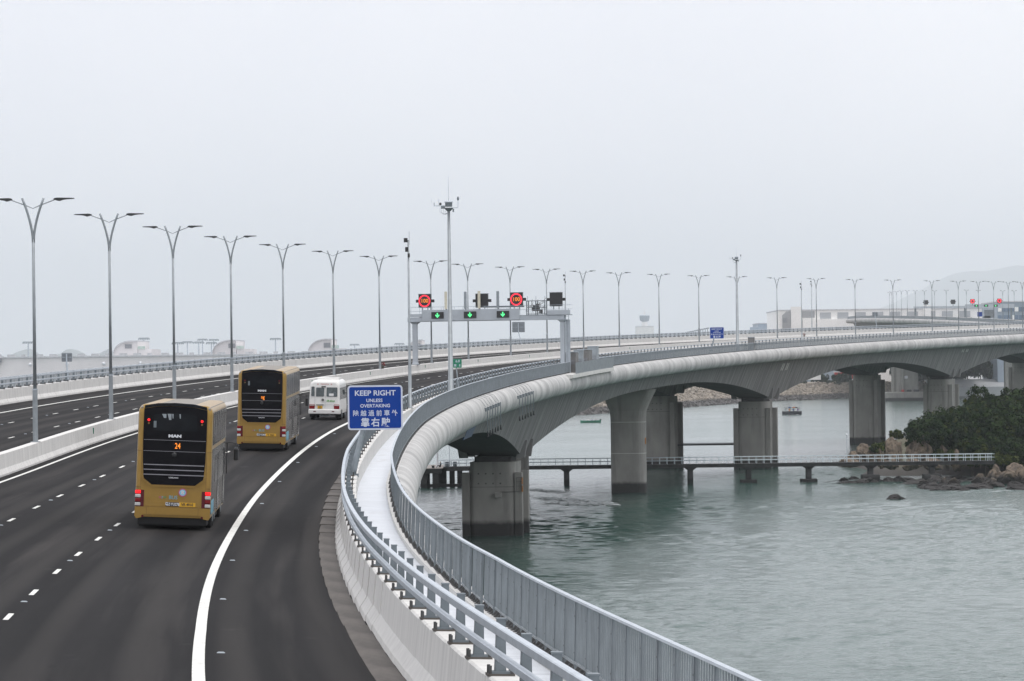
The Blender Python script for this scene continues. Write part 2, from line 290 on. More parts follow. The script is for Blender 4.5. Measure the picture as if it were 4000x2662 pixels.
def sweep(name, prof, mname, parent=None, s0=S0, s1=S1, ds=6., close=False, smooth=False, mb=None):
    """surface swept along the road; prof(s) -> [(offset, height)]; UV in metres across / along"""
    m = MB(); ss = list(np.arange(s0, s1, ds)) + [s1]; uv = []; rings = []
    for s in ss:
        pr = prof(s); a = 0; rings.append([P(s, o, z) for o, z in pr])
        for i, q in enumerate(pr):
            if i: a += math.hypot(q[0] - pr[i - 1][0], q[1] - pr[i - 1][1])
            uv.append((a, s))
    m.loft(rings, 0, close, close); m.uv = uv
    return m.build(name, mname, parent, smooth=smooth, fix=close)

# ------------------------------------------------------------------ sea
def sea():
    """one sheet to the horizon; wind waves are real relief where they can be told apart"""
    rows = np.concatenate([[-300, 0, 80, 140], 190 * 1.0021 ** np.arange(0, 870), np.geomspace(1250, 43000, 40)])
    ang = np.linspace(-.055, .185, 560); nr, nc = len(rows), len(ang) + 4
    Yg = np.repeat(rows[:, None], nc, 1); A = np.concatenate([[0, 0], ang, [0, 0]]); Xg = A[None, :] * np.maximum(Yg, 190)
    lo, hi = Xg[:, 2], Xg[:, -3]; Xg[:, 1] = lo - 300; Xg[:, 0] = -12000; Xg[:, -2] = hi + 300; Xg[:, -1] = 20000
    rg = np.random.default_rng(4); Zg = np.zeros_like(Xg); dy = np.gradient(rows)[:, None]
    patch = .75 + .35 * np.sin(Xg * .041 + 1.3 * np.sin(Yg * .013)) * np.sin(Yg * .021 + .9 * np.sin(Xg * .03 + 2)) + .2 * np.sin(Xg * .11 + Yg * .05)
    for k in range(60):
        lam = .9 * (3.8 / .9) ** rg.random(); th = rg.normal(.5, .55); kx, ky = 6.283 / lam * math.sin(th), 6.283 / lam * math.cos(th); ph = rg.random() * 6.283
        fade = np.clip((lam / np.maximum(dy, .05) - 1.6) / 1.6, 0, 1); Zg += fade * lam * .0044 * np.sin(Xg * kx + Yg * ky + ph + .8 * np.sin(Xg * .05 * rg.random() + Yg * .03))
    Zg *= np.clip(patch, .3, 1.3); Zg[:, :3] = 0; Zg[:, -3:] = 0; Zg[:4] = 0
    me = bpy.data.meshes.new('sea'); me.vertices.add(nr * nc); me.vertices.foreach_set('co', np.stack([Xg, Yg, Zg], 2).astype(np.float32).ravel())
    i = (np.arange(nr - 1)[:, None] * nc + np.arange(nc - 1)[None, :]).ravel(); q = np.stack([i, i + 1, i + nc + 1, i + nc], 1).astype(np.int32); n = len(q)
    me.loops.add(n * 4); me.loops.foreach_set('vertex_index', q.ravel()); me.polygons.add(n); me.polygons.foreach_set('loop_start', np.arange(n, dtype=np.int32) * 4); me.polygons.foreach_set('loop_total', np.full(n, 4, np.int32)); me.polygons.foreach_set('use_smooth', np.ones(n, bool))
    me.materials.append(MATS['water']); me.update(calc_edges=True); me.validate()
    tag(obj('sea', me), 'grey green rippled sea water under the viaduct', kind='structure')
sea()

# ------------------------------------------------------------------ viaduct: girders, cornices, piers
via = thing('viaduct', 'long curving concrete viaduct on arched haunched girders carrying the road', 'bridge')
PIERS = [(216, 6.8), (392, 6.8), (516, 2.0), (634, 6.8), (810, 6.8), (960, 6.8), (1100, 6.8)]
def depth(s):
    for (a, da), (b, db) in zip(PIERS, PIERS[1:]):
        if a <= s <= b or (s < a and a == 216):
            if s < a: return 6.8
            if da > 5 and db > 5: m_, h = (a + b) / 2, (b - a) / 2; return (2.2 if a > 300 else 1.8) + (4.6 if a > 300 else 5.0) * max(0, (abs(s - m_) - 2) / (h - 2)) ** (2.05 if a > 300 else 2.3)
            q = (b - s) / (b - a) if da > db else (s - a) / (b - a); return 2.0 + 4.8 * max(0, (q - .12) / .88) ** 2.2
    return 6.8
CZ = -1.68
def corn(sg):
    def f(s):
        o = oFe(s) if sg > 0 else 17.5
        k = [(o + .10, .455)] + [(o + .06 + .92 * math.cos(R(q)), -.60 + 1.06 * math.sin(R(q))) for q in range(72, -84, -12)] + [(o - .3, CZ)]
        return [(sg * a, b) for a, b in k]
    return f
for sg, nm in ((1, 'a'), (-1, 'b')):
    c = sweep('cornice', corn(sg), 'cornice_concrete', via, ds=2., smooth=True)
    WT, WI = (15.0, 3.9) if sg > 0 else (13.8, 2.6)
    def webp(s, sg=sg, side=1, WT=WT):
        d = depth(s); zt = CZ - .12; ob = WT - .40 * d; zb = zt - d
        return [(sg * 17.25, CZ + .02), (sg * WT, zt)] if side == 0 else [(sg * WT, zt), (sg * ob, zb)]
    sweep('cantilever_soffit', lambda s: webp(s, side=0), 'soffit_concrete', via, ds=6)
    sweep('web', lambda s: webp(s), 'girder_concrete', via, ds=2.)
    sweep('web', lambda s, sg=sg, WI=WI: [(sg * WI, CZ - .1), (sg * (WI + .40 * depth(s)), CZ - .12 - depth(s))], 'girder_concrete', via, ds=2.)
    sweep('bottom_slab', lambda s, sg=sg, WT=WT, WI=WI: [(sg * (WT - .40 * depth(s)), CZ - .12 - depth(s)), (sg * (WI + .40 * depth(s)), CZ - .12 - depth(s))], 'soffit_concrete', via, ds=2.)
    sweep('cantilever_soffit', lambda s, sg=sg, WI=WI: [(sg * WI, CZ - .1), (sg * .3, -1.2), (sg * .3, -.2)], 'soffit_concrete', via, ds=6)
    sweep('walkway', lambda s, sg=sg: [(sg * ((oPo(s) if sg > 0 else 15.75) + .05), .30), (sg * ((oFe(s) if sg > 0 else 17.5) - .22), .30)], 'plate_white', via, ds=3)
    sweep('kerb', lambda s, sg=sg: [(sg * ((oFe(s) if sg > 0 else 17.5) + a), b) for a, b in ((-.22, .28), (-.22, .45), (.15, .45))], 'barrier_concrete', via, ds=3)
# vent-like vertical slots cast on the webs above the haunches, and the expansion joint
WT = 15.0
for s in (636, 812):
    for k, ds in enumerate((-6.5, -4.0, 1.2, 3.6)):
        d0 = 1.0; o = WT - .4 * d0
        m = MB(); M = frame(s + ds * .55, 0)
        m.add([M @ Vector(q) for q in [(WT - .4 * .7 + .10, -.35, CZ - .8), (WT - .4 * .7 + .10, .35, CZ - .8), (WT - .4 * 2.2 + .10, .35, CZ - 2.4), (WT - .4 * 2.2 + .10, -.35, CZ - 2.4), (WT - .4 * .7 - .2, -.35, CZ - .8), (WT - .4 * .7 - .2, .35, CZ - .8), (WT - .4 * 2.2 - .2, .35, CZ - 2.4), (WT - .4 * 2.2 - .2, -.35, CZ - 2.4)]], [(0, 1, 2, 3), (0, 4, 5, 1), (1, 5, 6, 2), (2, 6, 7, 3), (3, 7, 4, 0)])
        m.build('web_rib', 'barrier_concrete', via)
def rrect(hx, hy, r, n=5):
    out = []
    for cx, cy, a0 in ((hx - r, hy - r, 0), (-hx + r, hy - r, 90), (-hx + r, -hy + r, 180), (hx - r, -hy + r, 270)):
        out += [(cx + r * math.cos(R(a0 + 90 * i / n)), cy + r * math.sin(R(a0 + 90 * i / n))) for i in range(n + 1)]
    return out
def add_pier(s, sg, flare=False):
    base = P(s, 9.45 if sg > 0 else -8.2); d = depth(s); zt = base.z + CZ - .12 - d
    root = obj('pier', None, via, T(base.x, base.y, 0) @ RZ(-head(s)))
    if flare:
        m = MB(); rings = []
        zt += .1
        for z, hx, hy in ((-6, 2.45, 1.7), (zt - 4.6, 2.45, 1.7), (zt - 3.6, 2.55, 1.75), (zt - 2.6, 2.95, 1.9), (zt - 1.4, 3.5, 2.1), (zt - .95, 3.75, 2.2), (zt - .55, 3.85, 2.2)):
            rings.append([(x, y, z) for x, y in rrect(hx, hy, 1.1)])
        m.loft(rings); m.build('shaft', 'pier_concrete', root)
        for x in (-2.2, 2.5): MB().box((x - .8, -.9, zt - .56), (x + .8, .9, zt + .05)).build('bearing_plinth', 'pier_concrete', root)
        MB().box((2.38, -.7, zt - 8.3), (2.56, -.35, zt - 7.4)).build('marker_plate', 'orange_box', root)
        for z in (zt - 5.2, zt - 9.6): MB().loft([[(x, y, z + q) for x, y in rrect(2.453, 1.703, 1.1)] for q in (0, .06)]).build('joint_line', 'barrier_concrete', root)
        return
    # core, rounded towards the water, and wing walls at the four corners
    m = MB(); m.loft([[(x, y, z) for x, y in rrect(hx, 3.7, .85)] for z, hx in ((-6, 2.5), (zt - 3.0, 2.5), (zt - 2.2, 2.42), (zt - .55, 2.42))])
    m.build('core', 'pier_concrete', root)
    MB().loft([[(x, y, z) for x, y in rrect(2.0, 2.9, .6)] for z in (zt - .56, zt + .04)]).build('bearing_shelf', 'soffit_concrete', root)
    for sx in (-1, 1):
        for yy in (-3.1, 3.1):
            x0, x1 = sorted((sx * 2.38, sx * 3.25))
            bevel_box('wing', (x0, yy - .42, -6), (x1, yy + .42, zt - 1.65), .06, 1, 'pier_concrete', root)
            m = MB()
            m.prism([(sx * 2.6, zt - .12), (sx * 3.5, zt - .12), (sx * 3.82, zt + 1.75), (sx * 3.1, zt + 1.75)], yy - .42, yy + .42); m.build('fin', 'girder_concrete', root)
    for i in range(4):
        for k in (0, 1.05): MB().box((-1.5 + i * .78, -3.715, zt - 1.85 - k), (-1.34 + i * .78, -3.69, zt - 1.7 - k)).build('tie_hole', 'bolt_dark', root)
    MB().loft([[(x, y, z) for x, y in rrect(2.503, 3.703, .85)] for z in (zt - 3.22, zt - 3.18)]).build('joint_line', 'soffit_concrete', root)
    return root, zt
for s, dd in PIERS[1:6]:
    if dd < 5: add_pier(s, 1, True); add_pier(s + 4, -1, True)
    else:
        r1 = add_pier(s, 1); add_pier(s + 4, -1)
        if s == 392:
            root, zt = r1
            bevel_box('service_box', (.35, -4.25, zt - 4.3), (1.05, -3.68, zt - 3.75), .03, 1, 'pier_concrete', root)
            MB().tube([(.9, -3.9, zt - 3.74), (2.4, -3.82, zt - 3.72), (3.0, -3.6, zt - 3.72)], .03, 5).build('conduit', 'bolt_dark', root)
            for z in (zt - 2.9, zt - 3.75): MB().box((3.2, -3.75, z), (3.33, -3.5, z + .68)).build('marker_plate', 'orange_box', root)
            m = MB()
            for z in (zt - 2.2, zt - 2.65, zt - 3.1): m.tube([(2.7, -3.5, z), (2.7, -4.1, z), (3.3, -4.1, z), (3.3, -3.5, z)], .025, 4)
            m.tube([(2.7, -4.1, zt - 2.2), (2.7, -4.1, zt - 3.7)], .025, 4); m.tube([(3.3, -4.1, zt - 2.2), (3.3, -4.1, zt - 3.7)], .025, 4)
            m.build('ladder_cage', 'bolt_dark', root)
# ------------------------------------------------------------------ roads, painted lines, studs
road = sweep('road', lambda s: [(.35, 0), (4., 0), (8., 0), (12., 0), (oGL(s), 0)], 'asphalt', ds=4.); tag(road, 'dark asphalt carriageway with the buses on it', kind='structure')
road2 = sweep('road', lambda s: [(-.35, 0), (-4., 0), (-8., 0), (-12., 0), (-15.0, 0)], 'asphalt', ds=4.); tag(road2, 'dark asphalt carriageway beyond the median, empty', kind='structure')
def line(o, wd, par, s0=S0, s1=S1):
    sweep('edge_line', lambda s: [((o(s) if callable(o) else o) - wd / 2, .006), ((o(s) if callable(o) else o) + wd / 2, .006)], 'road_paint', par, s0, s1, 3.)
line(oED, .23, road); line(.912, .16, road); line(-12.257, .22, road2); line(-.95, .20, road2)
dash_me = MB().box((-.06, -1., 0), (.06, 1., .006)).mesh('lane_dash', 'road_paint')
stud_me = MB().loft([[(-.08, -.07, 0), (.08, -.07, 0), (.08, .07, 0), (-.08, .07, 0)], [(-.05, -.03, .022), (.05, -.03, .022), (.05, .03, .022), (-.05, .03, .022)]]).mesh('road_stud', 'galv')
PH = {}
def dashes(o, ph, par, s0, s1, stud=True):
    s = s0 + (ph - s0) % 9
    k = 0
    while s < s1:
        obj('lane_dash', dash_me, par, frame(s, o, .005))
        if stud and k % 2 == 0 and s < 420: obj('road_stud', stud_me, par, frame(s - 3.6, o, .002))
        s += 9; k += 1
dashes(8.08, 86.9, road, 50, 640); dashes(4.43, 123.7, road, 50, 640)
dashes(-8.6, 232.4, road2, 130, 640); dashes(-4.95, 199.6, road2, 130, 640)
for s in np.arange(68, 300, 18.): obj('road_stud', stud_me, road, frame(s, oED(s) + .42, .002))
# ------------------------------------------------------------------ gutter with slabs
g_ = sweep('gutter', lambda s: [(oGL(s), -.10), (oGR(s) + .03, -.10)], 'bolt_dark', ds=4.); tag(g_, 'concrete drain channel between asphalt and parapet', kind='structure')
gme = MB().box((-.265, -2.46, 0), (.265, 2.46, .09)); gme.uv = [(v[0], v[1]) for v in gme.v]; gme = gme.mesh('gutter_slab', 'gutter_concrete')
s = 50.
while s < 330: obj('gutter_slab', gme, g_, frame(s, (oGL(s) + oGR(s)) / 2, -.098)); s += 5
sweep('gutter_slab', lambda s: [(oGL(s), -.01), (oGR(s), -.01)], 'gutter_concrete', g_, 327.6, S1)
# ------------------------------------------------------------------ median barrier
med = thing('median_barrier', 'pale concrete barrier down the middle of the road carrying the street lamps', 'barrier')
mp_ = [(-.36, 0), (-.36, .08), (-.24, .30), (-.19, .93), (.19, .93), (.24, .30), (.36, .08), (.36, 0)]
mm = MB(); mm.prism(mp_, -2.488, 2.488); mme = mm.mesh('barrier_block', 'barrier_concrete')
s = 60.
while s < 640: obj('barrier_block', mme, med, frame(s, 0)); s += 5
sweep('barrier_run', lambda s: mp_, 'barrier_concrete', med, s - 2.5, S1, close=True)
tag_me = MB().box((-.03, -.05, 0), (.03, .05, .32)).mesh('marker_strip', 'sign_green')
for s in np.arange(110, 600, 42): obj('marker_strip', tag_me, med, frame(s, .24, .5))
# ------------------------------------------------------------------ parapets: plinth blocks, posts, rails
def parapet(sg, label):
    par = thing('parapet', label, 'parapet')
    foot = (lambda s: oGR(s)) if sg > 0 else (lambda s: 15.10)
    pr = [(0, 0), (.02, .12), (.17, .36), (.22, 1.04), (.26, 1.066), (.66, 1.066), (.70, 1.04), (.70, .26), (.70, 0)]
    m = MB(); m.prism([(sg * a, b) for a, b in pr], -SP / 2 + .012, SP / 2 - .012); pm = m.mesh('parapet_block', 'barrier_concrete')
    # steel post: tapered web between flanges on a bolted plate
    m = MB(); x = sg * .40
    m.box((x - .19, -.16, 1.066), (x + .19, .16, 1.10), 0); m.box((x - .15, -.13, 1.10), (x + .15, .13, 1.13), 1)
    for q in (-1, 1): m.prism([(x - .075, 1.12), (x + .075, 1.12), (x + .055, 1.84), (x - .055, 1.84)], q * .085 - .008, q * .085 + .008, 1)
    m.prism([(x - .078, 1.12), (x - .062, 1.12), (x - .042, 1.84), (x - .058, 1.84)] if sg > 0 else [(x + .062, 1.12), (x + .078, 1.12), (x + .058, 1.84), (x + .042, 1.84)], -.09, .09, 1)
    m.box((x - .065, -.10, 1.835), (x + .065, .10, 1.855), 1)
    for a in (-1, 1):
        for b in (-1, 1): m.box((x + a * .15 - .022, b * .115 - .022, 1.10), (x + a * .15 + .022, b * .115 + .022, 1.21), 2)
    post = m.mesh('post', ['gutter_concrete', 'galv_dark', 'bolt_dark'])
    s = S0 + 1.2 + SP / 2; lim = 640 if sg > 0 else 620; n = 0
    while s < lim:
        obj('parapet_block', pm, par, frame(s, sg * foot(s))); obj('post', post, par, frame(s + SP * .3, sg * foot(s + SP * .3))); s += SP
    sl = s - SP / 2
    sweep('parapet_run', lambda q: [(sg * (foot(q) + a), b) for a, b in pr], 'barrier_concrete', par, sl, S1, close=True)
    far = MB(); base = [(v.co.copy()) for v in post.vertices]; fs = [tuple(p.vertices) for p in post.polygons]; fm = [p.material_index for p in post.polygons]
    while s < S1 - 2:
        M = frame(s + SP * .3, sg * foot(s + SP * .3)); b = len(far.v); far.v += [tuple(M @ v) for v in base]; far.f += [tuple(b + i for i in f) for f in fs]; far.m += fm; s += SP
    tag(far.build('far_posts', ['gutter_concrete', 'galv_dark', 'bolt_dark'], par, fix=False), kind='stuff')
    for z0, h, wd in ((1.715, .125, .115), (1.375, .11, .105)):
        xo = .40 - .057 if z0 > 1.5 else .40 - .066
        sweep('rail', lambda q: [(sg * (foot(q) + xo - wd + a * wd), z0 + b * h) for a, b in ((0, .12), (.12, 0), (.88, 0), (1, .12), (1, .88), (.88, 1), (.12, 1), (0, .88))], 'rail_steel', par, ds=2., close=True)
    sl_me = MB().box((sg * .125, -.18, 1.655), (sg * .278, .18, 1.797)) if 0 else None
    return par
parapet(1, 'concrete parapet with steel posts and twin rails along the walkway')
parapet(-1, 'concrete parapet with twin rails on the airport side of the empty carriageway')
# ------------------------------------------------------------------ walkway fences of close vertical bars
def fence(sg, label, s0, lim, nb=30):
    fn = thing('walkway_fence', label, 'fence'); of = (lambda s: oFe(s)) if sg > 0 else (lambda s: 17.5)
    hb = SP / 2; m = MB()
    for k in range(nb):
        y = -hb + (k + .5) * SP / nb; m.box((-.010, y - .02, .13), (.010, y + .02, 1.17), 0)
    for y in (-hb + .02, 0):
        m.box((-.03, y - .03, 0), (.03, y + .03, 1.19), 0); m.box((-.036, y - .012, .3), (.036, y + .012, .325), 1); m.box((-.036, y - .012, .9), (.036, y + .012, .925), 1)
    for y in (-hb + .02, -hb * 2 / 3, -hb / 3, 0, hb / 3, hb * 2 / 3): m.box((-.12, y - .07, 0), (.10, y + .07, .025), 1); m.prism([(-.1, .02), (.03, .02), (.03, .13), (-.01, .13)], y - .02, y + .02, 1)
    m.box((-.03, -hb, .11), (.03, hb, .15), 0); pm = m.mesh('fence_panel', ['fence_steel', 'bolt_dark'])
    s = s0
    while s < lim: obj('fence_panel', pm, fn, frame(s, sg * of(s), .45)); s += SP
    far = MB(); fs = [tuple(p.vertices) for p in pm.polygons]; fm = [p.material_index for p in pm.polygons]; bs = [v.co.copy() for v in pm.vertices]
    while s < S1 - 3:
        M = frame(s, sg * of(s), .45); b = len(far.v); far.v += [tuple(M @ v) for v in bs]; far.f += [tuple(b + i for i in f) for f in fs]; far.m += fm; s += SP
    tag(far.build('far_panels', ['fence_steel', 'bolt_dark'], fn, fix=False), kind='stuff')
    sweep('top_rail', lambda q: [(sg * of(q) + a, .45 + b) for a, b in ((-.045, 1.165), (.045, 1.165), (.045, 1.205), (-.045, 1.205))], 'rail_steel', fn, ds=2.5, close=True)
fence(1, 'grey fence of close vertical steel bars on the outer walkway edge', S0 + 2, 640, 16)
fence(-1, 'grey steel fence behind the twin rails beyond the empty carriageway', S0 + 60, 500, 16)

# ------------------------------------------------------------------ street lamps on the median
def make_lamp(label, group, cols='lamp_grey'):
    root = thing('street_lamp', label, 'street lamp', None, group)
    H = 9.62
    MB().tube([(0, 0, 0), (0, 0, .03), (0, 0, .04), (0, 0, 2.42), (0, 0, 2.46)], [.24, .24, .125, .118, .11], 12).build('base_sleeve', cols, root, smooth=False)
    MB().tube([(0, 0, 2.46), (0, 0, 2.52)], .135, 12).build('collar', 'rail_steel', root)
    MB().tube([(0, 0, 2.52), (0, 0, H)], [.085, .066], 10).build('pole', cols, root, smooth=True)
    for sg in (-1, 1):
        m = MB(); pts = [(sg * (.012 + .50 * t ** 1.7), 0, H - .15 + 2.1 * t) for t in np.linspace(0, 1, 9)]
        m.tube(pts, [.062 - .006 * t for t in np.linspace(0, 1, 9)], 9).build('prong', cols, root, smooth=True)
        m = MB().tube([(0, 0, H + 1.46), (sg * .32, 0, H + 1.60), (sg * 1.02, 0, H + 1.86)], [.018, .024, .028], 6); m.build('bracket', cols, root)
        rings = []
        for x, hw, zt, zb in ((.98, .04, .02, -.04), (1.05, .07, .05, -.05), (1.14, .10, .06, -.08), (1.26, .12, .06, -.10), (1.40, .13, .055, -.05), (1.60, .12, .05, -.02), (1.85, .10, .045, -.01), (1.97, .05, .03, .0)):
            rings.append([(sg * x, -hw, H + 1.90 + zb), (sg * x, hw, H + 1.90 + zb), (sg * x, hw, H + 1.90 + zt), (sg * x, -hw, H + 1.90 + zt)])
        MB().loft(rings).build('lamp_head', 'lamp_black', root)
    return root
LS = [172.2, 204.2, 236.2, 269.5, 302.8, 337.5, 371.2, 410.8, 440., 474.2, 504.2, 534.6, 564.6, 598.5, 632.5, 665.5, 700.3, 735.2, 770.3, 805.4, 842.4, 868., 887.7, 902.8, 917.5, 931.6, 946.]
lamp = make_lamp('grey double armed street lamp with forked top standing on the concrete median barrier', 'street lamps along the median')
lamp.matrix_basis = upright(LS[0], 0, .93)
LL = {2: 'street lamp rising straight out of sight behind the nearer gold bus', 4: 'street lamp rising behind the roof of the farther gold bus', 5: 'street lamp on the median directly behind the white minibus', 7: 'street lamp seen behind the left lit speed sign of the gantry', 8: 'street lamp seen through the gantry, just past the tall camera mast', 9: 'street lamp seen behind the right lit speed sign of the gantry', 10: 'street lamp seen through the gantry beside its right column', 15: 'street lamp almost hidden behind the second tall mast'}
for k, s in enumerate(LS[1:], 1):
    q = copy_tree(lamp, upright(s, 0, .93))
    if k in LL: q['label'] = LL[k]
bl = MB().box((-.10, -.04, 1.2), (.10, -.03, 2.6)).mesh('label_strip', 'text_white')
# ------------------------------------------------------------------ tall masts and camera poles beside the walkway
def mast(name, label, s, o, z, H, r0_, r1_, head_=True):
    root = thing(name, label, 'mast', upright(s, o, z))
    MB().tube([(0, 0, 0), (0, 0, .04), (0, 0, .05), (0, 0, H)], [r0_ * 1.5, r0_ * 1.5, r0_, r1_], 12).build('shaft', 'lamp_grey', root, smooth=True)
    if not head_: return root
    shaft, HH = root, H; root = obj('sensor_head', None, shaft, T(0, 0, HH) @ Matrix.Diagonal((.62, .62, .72, 1))); H = 0.
    MB().tube([(0, 0, H - .1), (0, 0, H + .15), (0, 0, H + .3)], [.12, .42, .55], 12).build('head_frame', 'galv_dark', root)
    m = MB().tube([(0, 0, H + .42), (0, 0, H + .85)], [.42, .42], 10); m.build('equipment_drum', 'galv_dark', root)
    MB().tube([(0, 0, H + .85), (0, 0, H + .95), (0, 0, H + 1.0)], [.55, .5, .3], 12).build('drum_lid', 'rail_steel', root)
    MB().tube([(0, 0, H + 1.0), (0, 0, H + 3.4)], [.018, .01], 5).build('lightning_rod', 'galv_dark', root)
    m = MB().tube([(.3, 0, H + .3), (1.0, 0, H + .3), (1.08, 0, H + .4), (1.1, 0, H + 1.05)], .035, 6); m.build('camera_arm', 'rail_steel', root)
    MB().tube([(1.1, 0, H + 1.05), (1.1, 0, H + 1.2), (1.1, 0, H + 1.4)], [.09, .14, .10], 10).build('dome_camera', 'galv_dark', root)
    MB().tube([(1.1, 0, H + 1.4), (1.1, 0, H + 1.55)], [.13, .06], 10).build('camera_cap', 'text_white', root)
    MB().box((-1.75, -.04, H + .48), (-.3, .04, H + .55)).build('boom', 'rail_steel', root)
    m = MB().tube([(-1.7, 0, H + .5), (-1.7, 0, H + .85)], .035, 5); m.tube([(-1.15, -.2, H + .5), (-1.15, -.2, H + 1.2)], .015, 4); m.tube([(-2.0, .1, H + .8), (-2.0, .1, H + 1.2)], .012, 4); m.build('sensor', 'galv_dark', root)
    MB().tube([(-1.1, 0, H + .7), (-.85, 0, H + .72)], [.12, .12], 8).build('horn', 'black_box', root)
    m = MB()
    for k in range(4): m.tube([(-1.0 + k * .22, 0, H + .4), (-1.05 + k * .2, 0, H - .05 - .1 * k), (-.6 + k * .1, 0, H - .35), (-.12, 0, H - .2)], .014, 4)
    m.build('cables', 'galv_dark', root); MB().box((-.9, -.12, H + .22), (-.45, .12, H + .48)).build('junction_box', 'galv_dark', root)
    MB().box((.45, -.1, H - .12), (.62, .1, H + .2)).build('junction_box', 'galv_dark', root)
    root = shaft
    return root
mast('camera_mast', 'tall grey mast with weather sensors and cameras beside the green distance sign', 263.5, 16.62, .3, 14.15, .205, .10)
mast('camera_mast', 'tall mast with sensor head standing next to the second blue sign', 576.5, 16.62, .3, 14.3, .26, .13)
def cctv(label, s, o, z, H, s2=1.):
    root = thing('camera_pole', label, 'pole', upright(s, o, z))
    MB().tube([(0, 0, 0), (0, 0, .04), (0, 0, .05), (0, 0, 2.7), (0, 0, 2.75), (0, 0, H)], [.2, .2, .115, .105, .085, .05], 10).build('shaft', 'lamp_grey', root, smooth=True)
    for a, b in (((-.28, -.08, H - .15), (-.05, .1, H + .12)), ((-.2, -.06, H - .75), (.0, .06, H - .45)), ((-.05, -.09, H - 1.1), (.09, .09, H - .85))): MB().box(a, b).build('camera_unit', 'black_box', root)
    MB().tube([(.06, 0, H - .3), (.06, 0, H + .55)], .012, 4).build('aerial', 'galv_dark', root)
    return root
cctv('slim camera pole on the parapet behind the near blue sign', 229, 15.72, 1.066, 10.6)
MB().box((.3, -.5, -1.0), (.95, .5, 0)).build('pole_bracket', 'barrier_concrete', bpy.data.objects['camera_pole'])
cctv('slim camera pole between two lamps past the second tall mast', 642, 16.3, .9, 10.4)
cctv('thin pole rising behind the right end of the gantry', 520, -.05, .93, 10.8)
cctv('thin pole behind the ramp end, beyond the parapet', 800, -16.9, .4, 11.5)
# ------------------------------------------------------------------ road signs
def sign_text(root, txt, size, x, z, y, bold=.0, sx=1., mname='sign_white', name='lettering'):
    return obj(name, text_mesh(txt, size, bold, name, mname, sx=sx), root, T(x, y, z))
def panel(w, h, r, y0, y1, inset=0.):
    return [(x, z) for x, z in rrect(w / 2 - inset, h / 2 - inset, r)]
def keep_right(label, s, o, z, small=False):
    Wd, Hd = 2.17, 1.76
    root = thing('road_sign', label, 'sign', upright(s, o, z))
    cx, cz = .92, 2.62
    MB().tube([(0, .10, 0), (.06, .10, .25), (.42, .10, 1.72), (.60, .10, 2.5)], [.13, .13, .10, .10], 10).build('post', 'galv', root, smooth=True)
    MB().tube([(0, .10, -.12), (0, .10, .02)], .24, 10).build('base_plate', 'galv_dark', root)
    brd = obj('sign_board', None, root, T(cx, 0, cz))
    m = MB().prism(panel(Wd, Hd, .13, 0, 0), -.03, .03); m.build('border', 'sign_white', brd)
    m = MB().prism(panel(Wd - .13, Hd - .13, .08, 0, 0), -.036, -.028); m.build('face', 'sign_blue', brd)
    for zz in (-.5, .5): MB().box((-1.0, .03, zz - .05), (1.0, .07, zz + .05)).build('stiffener', 'sign_back', brd)
    y = -.037
    sign_text(brd, 'KEEP RIGHT', .285, 0, .565, y, .006, 1.06); sign_text(brd, 'UNLESS', .185, -.03, .275, y, .004, 1.03); sign_text(brd, 'OVERTAKING', .185, 0, .065, y, .004, 1.03)
    for k, ch in enumerate('除越過前車外'): sign_text(brd, ch, .25, -.77 + k * .307, -.235, y, .003, .95)
    for k, ch in enumerate('靠右駛'): sign_text(brd, ch, .37, -.40 + k * .405, -.605, y, .007, .95)
    return root
keep_right('blue KEEP RIGHT road sign with Chinese text on a leaning post above the near walkway', 143., 15.83, 1.10)
keep_right('small distant blue KEEP RIGHT sign beside the second tall mast', 552., 16.3, .9)
root = thing('road_sign', 'green distance sign with white digits peeking out behind the tall mast', 'sign', upright(281, 16.25, .9))
MB().tube([(-.1, .06, -.05), (-.3, .06, 2.2)], .045, 8).build('post', 'galv', root)
MB().prism([(x - .33, z + 2.27) for x, z in rrect(.47, .34, .05)], -.02, .02).build('face', 'sign_green', root)
sign_text(root, '6.0', .27, -.17, 2.43, -.026, .003); sign_text(root, '東', .20, -.36, 2.10, -.026, .003); sign_text(root, 'E', .22, .0, 2.10, -.026, .003)
def sign_back(label, s, o, z, wd, ht, zc, lean, group=None):
    root = thing('road_sign', label, 'sign', upright(s, o, z), group)
    MB().prism([(x, zz + zc) for x, zz in rrect(wd / 2, ht / 2, .06)], -.02, .02).build('board', 'sign_back', root)
    MB().box((-wd / 2 + .05, -.05, zc - .04), (wd / 2 - .05, -.02, zc + .04)).build('stiffener', 'galv', root); MB().box((-wd / 2 + .05, -.05, zc + ht * .36), (wd / 2 - .05, -.02, zc + ht * .36 + .06)).build('stiffener', 'galv', root)
    MB().tube([(lean, -.1, -.1), (lean * .8, -.1, .4), (0, -.1, zc - ht * .35), (0, -.1, zc + ht * .4)], .07, 8).build('post', 'rail_steel', root)
sign_back('grey back of a small road sign standing against the pale airport wall', 296, -17.0, .6, .86, .72, 2.2, .12)
sign_back('grey back of a road sign seen under the gantry', 568, -16.7, .6, 2.0, 1.62, 3.1, .55)
sign_back('grey back of a road sign in front of the white hangar', 855, -16.7, .6, 1.25, 1.05, 3.8, .55)
